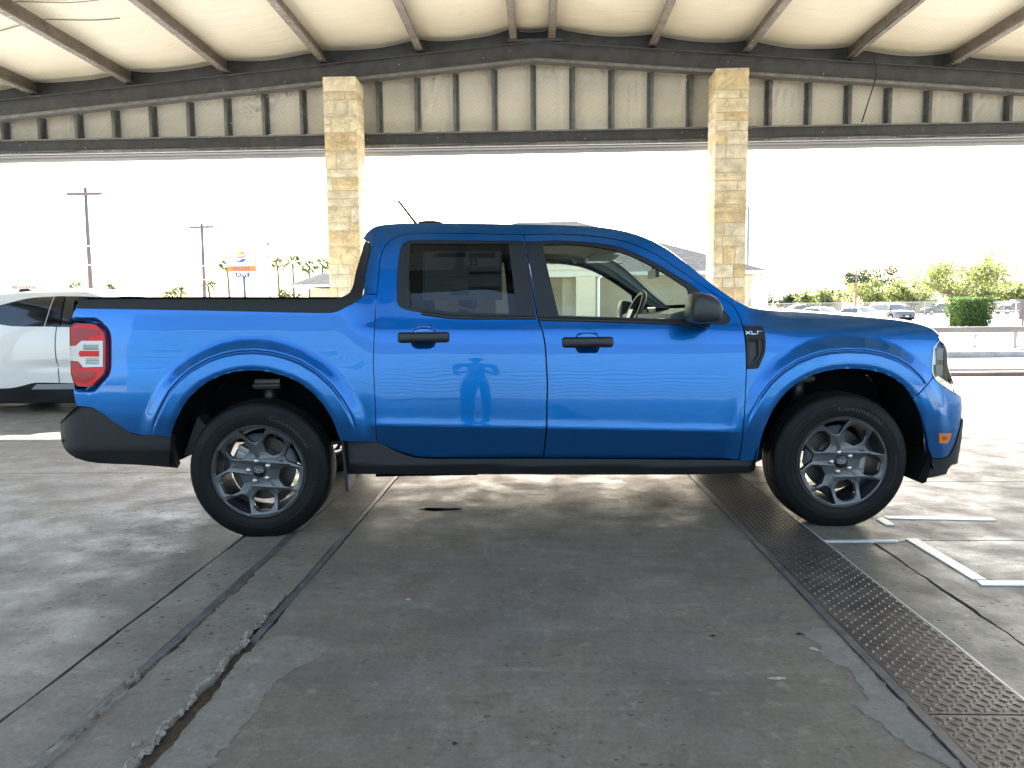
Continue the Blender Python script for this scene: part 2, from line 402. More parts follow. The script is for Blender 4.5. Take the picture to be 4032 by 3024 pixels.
fm = MB(); slab(fm, rect(-1.0, 1.070, YN, 5.0)[:1]+ragged(1.068, YN, 5.0, .003, .1, 5)+ragged(1.068, 5.0, YF, .002, .4, 6)+[(-1.0, YF)]+ragged(-.996, 5.0, 3.2, .002, .2, 8)+ragged(-.999, 3.2, YN, .007, .035, 9))
slab(fl, ragged(1.660, YN, 3.66, .006, .05, 12)+[(1.435, 3.66)]+ragged(1.437, 3.6, YN, .004, .08, 13))
slab(fl, [(1.435, 3.672), (1.80, 3.672), (1.86, 3.70), (2.6, 3.70), (16, 3.70), (16, 4.992), (1.435, 4.992)])
slab(fl, [(1.676, YN), (16, YN), (16, 3.69), (1.87, 3.69), (1.80, 3.66)]+ragged(1.676, 3.66, YN, .006, .05, 14))
slab(fl, rect(1.435, 16, 5.004, YF))
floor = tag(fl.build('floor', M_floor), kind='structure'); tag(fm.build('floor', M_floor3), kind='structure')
f2 = MB()
slab(f2, ragged(-1.319, YN, 2.3, .006, .05, 20)+ragged(-1.322, 2.3, YF, .002, .3, 21)+[(-1.545, YF)]+ragged(-1.543, 5, YN, .004, .1, 22))
slab(f2, ragged(-1.050, YN, 2.95, .013, .02, 23)+ragged(-1.035, 2.95, YF, .003, .2, 24)+ragged(-1.283, YF, 3.2, .003, .2, 25)+ragged(-1.275, 3.2, YN, .010, .03, 26))
tag(f2.build('floor_strips', M_floor2), kind='structure')
# trench dirt below, and the ground itself out to the horizon
ys = [-200, -4.3, 13.3, 13.42, 30, 50, 60, 70, 85, 100, 130, 200, 900]; zs = [-.06, -.06, -.06, -.004, -.004, -.004, .06, .12, .35, .6, 1.0, 1.6, 3.0]
xs = [-900, -300, -100, -50, -16, -8, 0, 8, 16, 50, 100, 300, 900]
v = [(x, y, z) for y, z in zip(ys, zs) for x in xs]; n = len(xs)
M_ground = mat('dry ground', (.30, .27, .19), .95, var=.2, vscale=.2, bump=.2, bscale=3, base2=(.36, .33, .24))
tag(mesh_obj('ground', v, [(j*n+i, j*n+i+1, (j+1)*n+i+1, (j+1)*n+i) for j in range(len(ys)-1) for i in range(n-1)], M_ground, smooth=True), kind='structure')
tag(mesh_obj('trench_soil', [(-1.6, YN, -.045), (1.8, YN, -.045), (1.8, YF, -.045), (-1.6, YF, -.045)], [(0, 1, 2, 3)], M_dirt), kind='structure')
tag(mesh_obj('trench_mud', [(-1.10, 1.0, -.008), (-.97, 1.0, -.008), (-.97, 3.1, -.022), (-1.08, 3.1, -.022)], [(0, 1, 2, 3)], mat('trench mud', (.105, .078, .052), .8, var=.4, vscale=18, bump=.8, bscale=40)), kind='structure')
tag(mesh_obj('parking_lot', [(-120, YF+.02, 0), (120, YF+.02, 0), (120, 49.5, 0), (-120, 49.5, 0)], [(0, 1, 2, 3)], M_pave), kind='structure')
tag(mesh_obj('back_yard', [(-30, -30, 0), (30, -30, 0), (30, -4.22, 0), (-30, -4.22, 0)], [(0, 1, 2, 3)], M_pave), kind='structure')
tag(mesh_obj('road', [(-200, 56.5, .045), (200, 56.5, .045), (200, 69, .122), (200, 82, .31), (-200, 82, .31), (-200, 69, .122)], [(0, 1, 2, 5), (5, 2, 3, 4)], mat('road asphalt', (.33, .32, .31), .85, var=.1, vscale=2)), kind='structure')
# crumbly lip beside the trench
def lumpy(name, path, width, h, m, seed, kind='structure'):
    r = random.Random(seed); V = []; F = []; k = len(path); n = 7
    for i, (x, y) in enumerate(path):
        ww = width*(.35+.9*r.random())
        for j in range(n):
            t = j/(n-1)*2-1
            V.append((x+t*ww*.5+r.uniform(-.004, .004), y+r.uniform(-.006, .006), h*max(0, 1-t*t)*(.3+r.random())-.004))
    for i in range(k-1):
        for j in range(n-1): F.append((i*n+j, i*n+j+1, (i+1)*n+j+1, (i+1)*n+j))
    return tag(mesh_obj(name, V, F, m, smooth=False), kind=kind)
lumpy('trench_lip', [(-1.058+.01*math.sin(y*31), y) for y in np.arange(1.2, 2.75, .011)], .030, .009, M_lip, 4)
lumpy('joint_rubble', [(-1.287+.006*math.sin(y*17), y) for y in np.arange(1.2, 3.3, .014)], .022, .008, mat('joint rubble', (.16, .13, .10), .95, var=.5, vscale=60), 6)
rq = [(-1.305+.012*math.sin(y*4)-.02*max(0, 1.7-y), y) for y in np.arange(.9, 2.3, .02)]
o_ = lumpy('concrete_ridge', rq, .050, .016, M_patch, 12); o_.data.polygons.foreach_set('use_smooth', [True]*len(o_.data.polygons))
def flat_patch(name, pts, m, z=.0025, h=.04, seed=1, amp=.01):
    P = resample(pts, h, True, 60); r = random.Random(seed); P = [(x+r.uniform(-amp, amp), y+r.uniform(-amp, amp)) for x, y in P]
    mb = MB(); slab(mb, P, z, .006); return tag(mb.build(name, m), kind='structure')
flat_patch('concrete_patch', [(-.985, 1.2), (-.985, 1.8), (-.992, 2.1), (-.99, 2.46), (-.95, 2.54), (-.86, 2.55), (-.78, 2.52), (-.735, 2.45), (-.745, 2.37), (-.80, 2.31), (-.83, 2.22), (-.83, 2.05), (-.845, 1.87), (-.84, 1.75), (-.86, 1.2)], M_patch, seed=2, amp=.011, h=.022)
flat_patch('concrete_patch', [(1.063, 2.62), (1.0, 2.64), (.955, 2.6), (.965, 2.5), (.955, 2.39), (1.0, 2.30), (.985, 2.2), (.975, 2.15), (.925, 2.1), (.945, 2.04), (.955, 1.98), (1.0, 1.86), (1.05, 1.80), (1.063, 1.79)], M_patch, seed=5, amp=.010, h=.022)
# steel bars let into the floor
def bar(name, x0, x1, y0, y1, m, label, wob=0., group=None, z=.004):
    mb = MB(); k = max(1, int((y1-y0)/.12)); P = []
    for i in range(k+1):
        y = y0+(y1-y0)*i/k; q = wob*math.sin(y*5.3+x0*9)+wob*.5*math.sin(y*13); P.append((x1+q, y))
    for i in range(k, -1, -1):
        y = y0+(y1-y0)*i/k; q = wob*math.sin(y*5.3+x0*9)+wob*.5*math.sin(y*13); P.append((x0+q, y))
    slab(mb, P, z, .03); return tag(mb.build(name, m), label, 'metal strip', group)
bar('steel_bar', -1.318, -1.286, 1.9, 12.6, M_steel, 'dark steel bar set in the floor joint that runs under the rear tyre', .004)
bar('steel_bar', -1.029, -1.002, 2.52, 12.6, M_steel, 'steel bar beside the open muddy trench right of the rear tyre', .002)
bar('steel_angle', 1.072, 1.103, YN+.2, 12.6, M_steel, 'narrow steel edge angle along the near side of the tread plates', .001, z=.006)
bar('steel_angle', 1.428, 1.436, YN+.2, 4.1, M_bright, 'thin steel edging between the tread plates and the strip with the long crack', .002, z=.004)
BG = 'bright metal strips inlaid in the floor'
def inlay(P, label):
    mb = MB(); slab(mb, P, .005, .012); tag(mb.build('metal_inlay', M_bright, bevel=.0015), label, 'metal strip', BG)
inlay([(1.935, 4.085), (2.50, 4.045), (2.505, 4.10), (1.93, 4.14)], 'long white metal strip on the floor behind the front tyre')
inlay([(1.868, 3.962), (1.915, 3.962), (1.925, 4.12), (1.865, 4.07)], 'short stub of white metal strip touching the front tyre')
inlay([(1.85, 3.135), (1.912, 3.135), (1.912, 3.72), (1.85, 3.715)], 'white metal strip running towards the camera at the right of the floor')
inlay([(1.85, 3.07), (2.9, 3.055), (2.9, 3.115), (1.86, 3.125)], 'white metal strip going out of the picture at the right edge')
inlay([(1.42, 3.664), (1.80, 3.672), (1.80, 3.697), (1.42, 3.692)], 'thin white metal strip crossing the floor just in front of the front tyre')
# tread plates with raised lozenges
def tread_plate(y0, y1, label, z=.006):
    mb = MB(); x0, x1 = 1.106, 1.424
    mb.box(x0, x1, y0, y1, -.02, z)
    px = .0262; i = 0; y = y0+.02
    while y < y1-.015:
        j = 0; x = x0+.016+(px*.0)
        while x < x1-.012:
            a = R_(38) if (i+j) % 2 == 0 else R_(128); a += R_(6)
            ca, sa = math.cos(a), math.sin(a); L_, W_, H_ = .0132, .0042, .0026
            b = [(L_, 0, 0), (L_*.45, W_, 0), (-L_*.45, W_, 0), (-L_, 0, 0), (-L_*.45, -W_, 0), (L_*.45, -W_, 0)]
            tp = [(L_*.5, 0, H_), (-L_*.5, 0, H_)]
            V = [(x+p*ca-q*sa, y+p*sa+q*ca, z+r) for p, q, r in b+tp]
            mb.add(V, [(0, 1, 6), (1, 2, 7, 6), (2, 3, 7), (3, 4, 7), (4, 5, 6, 7), (5, 0, 6)])
            x += px; j += 1
        y += px; i += 1
    o = mesh_obj('tread_plate', mb.v, mb.f, M_plate); o.data.polygons.foreach_set('use_smooth', [True]*len(o.data.polygons)); o.data.set_sharp_from_angle(angle=R_(50))
    return tag(o, label, 'tread plate', 'steel tread plates over the trench')
tread_plate(.72, 2.045, 'brown raised-pattern steel tread plate at the bottom right corner of the floor')
tread_plate(2.052, 6.2, 'long raised-pattern steel tread plate reaching under the truck beside the front tyre')
tread_plate(6.207, 10.4, 'raised-pattern steel tread plate on the far side of the truck')
# bits lying on the floor
def scrap(name, x, y, s, m, label, cat, seed, h=.004, el=1.):
    r = random.Random(seed); n = 9; P = [(x+s*el*math.cos(6.283*i/n)*r.uniform(.5, 1.1), y+s*math.sin(6.283*i/n)*r.uniform(.5, 1.1)) for i in range(n)]
    mb = MB(); V = [(a, b, .0015) for a, b in P]+[(x+(a-x)*.6, y+(b-y)*.6, h*r.uniform(.6, 1.2)) for a, b in P]
    mb.add(V, [tuple(range(n, 2*n))]+[(i, (i+1) % n, n+(i+1) % n, n+i) for i in range(n)]); tag(mb.build(name, m), label, cat)
M_paper = mat('scrap paper', (.48, .46, .42), .8, var=.15, vscale=60); M_blk = mat('black rubber scrap', (.02, .02, .02), .7)
scrap('paper_scrap', -2.30, 3.54, .03, M_paper, 'white scrap of paper on the floor left of the rear tyre', 'paper scrap', 1, el=1.3)
scrap('paper_scrap', -1.75, 3.50, .02, M_paper, 'small pale scrap on the floor just beside the rear tyre', 'paper scrap', 2)
scrap('paper_scrap', -.53, 2.90, .014, M_paper, 'tiny white scrap on the bare floor between the wheels', 'paper scrap', 3)
scrap('paper_scrap', .94, 2.47, .018, M_paper, 'pale chip beside the cracked patch near the tread plates', 'paper scrap', 4)
scrap('paper_scrap', .75, 2.26, .011, M_paper, 'thin pale sliver on the floor near the tread plates', 'paper scrap', 5, el=3.)
scrap('rubber_scrap', -.23, 1.89, .009, M_blk, 'small black scrap on the floor at the bottom of the picture', 'scrap', 6)
scrap('rubber_scrap', .93, 2.59, .014, M_blk, 'dark scrap on the floor by the corner of the cracked patch', 'scrap', 7, el=1.5)
scrap('rubber_scrap', .62, 2.57, .010, M_blk, 'dark crumb alone on the floor left of the cracked patch', 'scrap', 8, el=1.4)
scrap('washer', -1.09, 1.87, .022, mat('rusty ring', (.3, .27, .24), .5, .5), 'worn round metal plug in the concrete strip left of the trench', 'metal plug', 9, el=1.0)
mbw = MB(); Pp = [(-.70+.24*(.5+.5*math.cos(t))+.012*math.sin(5*t), 4.30+.032*math.sin(t)*(1+.4*math.sin(3*t+1))) for t in np.linspace(0, 6.283, 26)[:-1]]
slab(mbw, Pp, .002, .004); tag(mbw.build('puddle', mat('water', (.02, .022, .024), .02, spec=.6)), 'small wet puddle on the floor under the cab', 'puddle')

# ============================================================ CANOPY
KC = .94
def kc(x, y, z): return (x*KC, y*KC, 1.15+(z-1.15)*KC)
M_insul = bpy.data.materials.new('ceiling insulation'); M_insul.use_nodes = True
def build_insul(m, c1, c2, seam):
    t = m.node_tree; p = t.nodes['Principled BSDF']; N = t.nodes.new; L = t.links.new; tc = N('ShaderNodeTexCoord')
    mp = N('ShaderNodeMapping'); mp.inputs['Scale'].default_value = (.35, 2.2, 1); mp.inputs['Rotation'].default_value = (0, 0, .1); L(tc.outputs['Object'], mp.inputs[0])
    n = N('ShaderNodeTexNoise'); n.inputs['Scale'].default_value = 3.2; n.inputs['Detail'].default_value = 7; n.inputs['Roughness'].default_value = .6; n.inputs['Distortion'].default_value = .6; L(mp.outputs[0], n.inputs['Vector'])
    n2 = N('ShaderNodeTexNoise'); n2.inputs['Scale'].default_value = 1.4; n2.inputs['Detail'].default_value = 6; L(tc.outputs['Object'], n2.inputs['Vector'])
    mx = N('ShaderNodeMix'); mx.data_type = 'RGBA'; mx.inputs[6].default_value = (*c1, 1); mx.inputs[7].default_value = (*c2, 1)
    r = N('ShaderNodeMapRange'); r.inputs[1].default_value = .35; r.inputs[2].default_value = .7; L(n2.outputs[0], r.inputs[0]); L(r.outputs[0], mx.inputs[0])
    last = mx.outputs[2]
    # netting: thin diagonal mesh hung close below
    for sx in ((1, 1), (1, -1)):
        wv = N('ShaderNodeTexWave'); wv.wave_type = 'BANDS'; wv.bands_direction = 'DIAGONAL'; wv.inputs['Scale'].default_value = 9; wv.inputs['Distortion'].default_value = .3
        m3 = N('ShaderNodeMapping'); m3.inputs['Scale'].default_value = (sx[0], sx[1], 1 if seam else sx[1]); L(tc.outputs['Object'], m3.inputs[0]); L(m3.outputs[0], wv.inputs['Vector'])
        rr = N('ShaderNodeMapRange'); rr.inputs[1].default_value = .86; rr.inputs[2].default_value = 1.; rr.inputs[4].default_value = .16; L(wv.outputs[0], rr.inputs[0])
        q = N('ShaderNodeMix'); q.data_type = 'RGBA'; q.inputs[7].default_value = (.25, .22, .17, 1); L(rr.outputs[0], q.inputs[0]); L(last, q.inputs[6]); last = q.outputs[2]
    L(last, p.inputs['Base Color']); p.inputs['Roughness'].default_value = .42
    b = N('ShaderNodeBump'); b.inputs['Strength'].default_value = .32 if seam else .5; b.inputs['Distance'].default_value = .05; L(n.outputs[0], b.inputs['Height']); L(b.outputs[0], p.inputs['Normal'])
build_insul(M_insul, (.70, .66, .54), (.76, .72, .60), True)
M_wallins = bpy.data.materials.new('wall insulation'); M_wallins.use_nodes = True; build_insul(M_wallins, (.83, .765, .64), (.92, .86, .745), False)
M_dark = mat('dark painted steel', (.080, .080, .083), .55, .1, var=.3, vscale=6, rvar=.1)
M_purlin = mat('brown grey steel', (.175, .153, .131), .55, .3, var=.3, vscale=7)
M_grey = mat('grey channel steel', (.20, .20, .195), .5, .4, var=.25, vscale=8)
M_speck = mat('white speck', (.8, .8, .76), .7)
canopy = tag(empty('canopy', (0, 0, 0)), 'open metal canopy roof with dark rafters and white insulated ceiling over the truck', 'canopy')
SL = .0840
def zr(x, z0): return z0-SL*abs(x)
XE = 9.3; YB = -.8; YR = 12.5*KC
ZB = 1.15+(5.60-1.15)*KC            # underside of purlins at the ridge
PX = [-9.2, -8.42*KC, -6.78*KC, -5.14*KC, -3.52*KC, -1.93*KC, -.40*KC, .32*KC, 1.94*KC, 3.44*KC, 5.08*KC, 6.69*KC, 8.32*KC]
PH, PW = .225, .10
for i, x in enumerate(PX[1:]):
    mb = MB(); z = zr(x, ZB); s = 1 if x < 0 else -1
    mb.box(x-.006, x+.006, YB, YR+.35, z, z+PH); mb.box(x-.006 if s > 0 else x-PW, x+PW if s > 0 else x+.006, YB, YR+.35, z-.007, z+.001)
    mb.box(x-PW if s > 0 else x-.006, x+.006 if s > 0 else x+PW, YB, YR+.35, z+PH, z+PH+.007); 
    e = x+PW if s > 0 else x-PW; mb.box(e-.004, e+.004, YB, YR+.35, z-.007, z+.022)
    o = mb.build('purlin', M_purlin, canopy)
    sp = MB(); r = random.Random(i)  # small pale specks scattered under the purlin
    for _ in range(int(60 if abs(x) > 3 else 14)):
        y = r.uniform(6, YR); q = r.uniform(.003, .0065); xx = x+r.uniform(0, PW)*s; sp.box(xx-q, xx+q, y-q, y+q, z-.0095, z-.0072)
    sp.build('pale_speck', M_speck, o)['kind'] = 'stuff'
# ceiling blanket sagging between the purlins
V = []; F = []; edges = sorted([-XE]+PX[1:]+[XE]); cols = []
for a, b in zip(edges[:-1], edges[1:]):
    for k in range(8): cols.append((a+(b-a)*k/8, k/8))
cols.append((XE, 0)); rows = list(np.linspace(YB, YR-1.2, 20))+list(np.linspace(YR-1.1, YR+.10, 16))
rs = random.Random(3); ph = [rs.uniform(0, 6.28) for _ in range(40)]
for y in rows:
    for i, (x, t) in enumerate(cols):
        sag = .045*math.sin(math.pi*t)*(1+.25*math.sin(y*1.7+ph[i//8])); e = max(0, (y-(YR-.55))/.65); sag += -.16*e**3*math.sin(math.pi*t)**.5*0+.03*e**3*math.sin(math.pi*t)**.5
        V.append((x, y, zr(x, ZB+PH-.005)-sag+.004*math.sin(x*7+y*5)))
n = len(cols)
for j in range(len(rows)-1):
    for i in range(n-1): F.append((j*n+i, j*n+i+1, (j+1)*n+i+1, (j+1)*n+i))
ceil = mesh_obj('ceiling', V, F, M_insul, canopy, smooth=True)
# tape seams across the blanket
sm = MB()
for ks_, (y0, a, b) in enumerate(((9.35, -9, -4.9), (8.6, -5.0, -1.9), (9.9, -8, -5.3), (8.2, -2, 2), (8.9, 5, 9))):
    sm = MB()
    P = [(x, y0+.10*math.sin(x*1.3)+.05*math.sin(x*3.1), zr(x, ZB+PH-.012)-.045*math.sin(math.pi*(((x-edges[0]) % 1.5)/1.5))-.006) for x in np.arange(a, b, .1)]
    sm.tube(P, .006, 5); sm.build('seam', mat('seam grey', (.30, .27, .22), .8), canopy)
mb = MB(); xr = [-XE, 0, XE]
for a, b in ((-XE, 0), (0, XE)):
    v = [(x, y, zr(x, ZB+PH+.02)+dz) for x in (a, b) for y in (YB-.2, YR+.75) for dz in (0, .05)]
    mb.add(v, [(0, 2, 3, 1), (4, 5, 7, 6), (0, 1, 5, 4), (2, 6, 7, 3), (0, 4, 6, 2), (1, 3, 7, 5)])
mb.build('roof_sheet', mat('galvanised roof', (.5, .5, .5), .4, .6), canopy)
# rafters
def rafter(y, label=None):
    mb = MB(); zt = 1.15+(5.535-1.15)*KC; zb = 1.15+(5.235-1.15)*KC; fw = .085
    for a, b in ((-XE+.3, 0), (0, XE-.3)):
        for yy0, yy1, z0, z1 in ((y-.006, y+.006, zb, zt), (y-fw, y+fw, zt-.012, zt), (y-fw, y+fw, zb-.012, zb)):
            v = [(x, q, zr(x, zz)) for x in (a, b) for q in (yy0, yy1) for zz in (z0, z1)]
            mb.add(v, [(0, 1, 3, 2), (4, 6, 7, 5), (0, 4, 5, 1), (2, 3, 7, 6), (0, 2, 6, 4), (1, 5, 7, 3)])
    mb.box(-.42, .42, y-.1, y+.1, zt-.012, zt+.022)
    o = mb.build('rafter', M_dark, canopy)
    if y > 9:
        r = random.Random(5); sp = MB()
        for _ in range(70):
            x = r.uniform(-8.5, 8.5); q = r.uniform(.003, .006); z = zr(x, zb)-.006 if r.random() < .7 else zr(x, r.uniform(zb, zt)); sp.box(x-q, x+q, y-fw-.004 if z < zr(x, zb) else y-.012, y-fw+.001 if z < zr(x, zb) else y-.007, z-q, z+q)
        sp.build('pale_speck', M_speck, o)['kind'] = 'stuff'
        e = MB(); 
        for a, b in ((-XE+.3, 0), (0, XE-.3)):
            v = [(x, q, zr(x, zz)) for x in (a, b) for q in (y-fw-.004, y-fw) for zz in (zb-.014, zb+.03)]
            e.add(v, [(0, 1, 3, 2), (4, 6, 7, 5), (0, 4, 5, 1), (2, 3, 7, 6), (0, 2, 6, 4), (1, 5, 7, 3)])
        e.build('flange_strip', M_grey, o)
for y in (YR-.02, 5.2, -.5): rafter(y)
# added dark strip in the gap above the end rafter, end wall, studs, lower beam
YW = 13.0*KC; YS = YW-.115; ZL = 1.15+(4.22-1.15)*KC; zrb = 1.15+(5.235-1.15)*KC
mb = MB()
for a, b in ((-XE, 0), (0, XE)):
    v = [(x, q, zr(x, zz)) for x in (a, b) for q in (YR+.12, YR+.14) for zz in (zrb+.2, ZB+PH+.02)]
    mb.add(v, [(0, 1, 3, 2), (4, 6, 7, 5), (0, 4, 5, 1), (2, 3, 7, 6), (0, 2, 6, 4), (1, 5, 7, 3)])
mb.build('dark_gap_strip', M_dark, canopy)
NX = 420; NZ = 16; V = []; F = []; r = random.Random(11); wr = [(r.uniform(-9, 9), r.uniform(.15, .5), r.uniform(-1.2, 1.2), r.uniform(.010, .03), r.uniform(0, 1)) for _ in range(90)]
for j in range(NZ):
    for i in range(NX):
        x = -9.2+18.4*i/(NX-1); z0 = ZL-.1; z1 = zr(x, zrb+.25); z = z0+(z1-z0)*j/(NZ-1); y = YW
        tt = ((x/(.66*KC)) % 1.0); y += .02*math.sin(math.pi*tt)
        for cx, wd, sl_, am, tz in wr:
            u = (x-cx)-sl_*(z-z0)
            if abs(u) < wd: y += am*math.sin(u*46)*(1-abs(u)/wd)*(.4+.6*abs((z-z0)/(z1-z0)-tz))
        V.append((x, y, z))
for j in range(NZ-1):
    for i in range(NX-1): F.append((j*NX+i, j*NX+i+1, (j+1)*NX+i+1, (j+1)*NX+i))
gw = mesh_obj('gable_wall', V, F, M_wallins, canopy, smooth=True)
mesh_obj('outer_sheet', [(-XE, YW+.09, ZL-.3), (XE, YW+.09, ZL-.3), (XE, YW+.09, zr(XE, ZB+PH)), (0, YW+.09, ZB+PH), (-XE, YW+.09, zr(XE, ZB+PH))], [(0, 1, 2, 3, 4)], mat('galvanised roof'), canopy)
st = 0
for i in range(-16, 17):
    x = (-.035+.6555*i)*KC
    if abs(x) > 9.1: continue
    mb = MB(); z1 = zr(x, zrb+.1); mb.box(x-.003, x+.003, YS, YW-.012, ZL, z1); s = -1 if x < 0 else 1
    mb.box(x if s > 0 else x-.045, x+.045 if s > 0 else x, YS-.004, YS, ZL, z1); mb.box(x-.045 if s > 0 else x, x if s > 0 else x+.045, YW-.016, YW-.012, ZL, z1)
    mb.build('stud', M_grey, canopy)
mb = MB(); zb0 = 1.15+(3.965-1.15)*KC
mb.box(-XE, XE, YS-.012, YS, zb0+.05, ZL-.004); mb.box(-XE, XE, YS-.075, YW+.04, ZL-.004, ZL+.006); mb.box(-XE, XE, YS-.014, YW+.05, zb0, zb0+.012)
mb.build('beam', M_dark, canopy)
mb = MB(); mb.box(-XE, XE, YS-.095, YS-.02, zb0+.012, zb0+.062); mb.box(-XE, XE, YS-.078, YS-.074, ZL-.012, ZL+.012)
r = random.Random(3)
mb.build('beam_edge', M_grey, canopy)
mb = MB(); mb.tube([(x, YS-.11, zb0+.055+.02*math.sin(x*1.7)+.012*math.sin(x*5.1)) for x in np.arange(-9.1, 9.1, .12)], .006, 5)
mb.tube([(5.38*KC, YR-.12, zr(5.4*KC, ZB)), (5.42*KC, YR-.13, zr(5.4*KC, ZB-.25)), (5.4*KC, YR-.12, zr(5.4*KC, zrb)), (5.42*KC, YS-.02, ZL+.05)], .010, 6); mb.tube([(5.08*KC-.085+.008*math.sin(y*4), y, zr(5.08*KC, ZB)-.016+.006*math.sin(y*7)) for y in np.arange(7.2, YR-.1, .12)]+[(5.38*KC, YR-.12, zr(5.4*KC, ZB))], .008, 6); mb.build('cable', mat('black cable', (.03, .03, .03), .6), canopy)
mb = MB(); sp = r
for _ in range(150):
    x = sp.uniform(-9, 9); q = sp.uniform(.003, .007); z = sp.choice((ZL+.009, sp.uniform(zb0+.02, ZL), zb0+.04)); mb.box(x-q, x+q, YS-.1, YS-.096, z-q*.7, z+q*.7)
mb.build('pale_speck', M_speck, canopy)['kind'] = 'stuff'
# side eave beams and outer posts (outside the picture; they carry the roof)
for s in (-1, 1):
    mb = MB(); mb.box(s*XE-.1, s*XE+.1, YB, YW, zr(XE, ZB)-.3, zr(XE, ZB)); mb.build('eave_beam', M_dark, canopy)
    for y in (-.5, 5.2, 11.6):
        mb = MB(); mb.box(s*XE-.1, s*XE+.1, y-.1, y+.1, -.05, zr(XE, ZB)-.3); mb.build('post', M_dark, canopy)
# stone columns
def stone_mat():
    m = bpy.data.materials.new('limestone'); m.use_nodes = True; t = m.node_tree; p = t.nodes['Principled BSDF']; N = t.nodes.new; L = t.links.new
    at = N('ShaderNodeAttribute'); at.attribute_name = 'tint'; tc = N('ShaderNodeTexCoord')
    n = N('ShaderNodeTexNoise'); n.inputs['Scale'].default_value = 7; n.inputs['Detail'].default_value = 8; n.inputs['Roughness'].default_value = .68; L(tc.outputs['Object'], n.inputs['Vector'])
    r = N('ShaderNodeMapRange'); r.inputs[1].default_value = .3; r.inputs[2].default_value = .7; r.inputs[3].default_value = .62; r.inputs[4].default_value = 1.22; L(n.outputs[0], r.inputs[0])
    x = N('ShaderNodeMix'); x.data_type = 'RGBA'; x.blend_type = 'MULTIPLY'; x.inputs[0].default_value = 1; L(at.outputs['Color'], x.inputs[6]); L(r.outputs[0], x.inputs[7]); L(x.outputs[2], p.inputs['Base Color'])
    p.inputs['Roughness'].default_value = .9
    n2 = N('ShaderNodeTexNoise'); n2.inputs['Scale'].default_value = 26; n2.inputs['Detail'].default_value = 7; L(tc.outputs['Object'], n2.inputs['Vector'])
    b = N('ShaderNodeBump'); b.inputs['Strength'].default_value = .8; b.inputs['Distance'].default_value = .03; L(n2.outputs[0], b.inputs['Height']); L(b.outputs[0], p.inputs['Normal'])
    return m
M_stone = stone_mat(); M_mortar = mat('mortar', (.66, .58, .44), .95, var=.15, vscale=30)
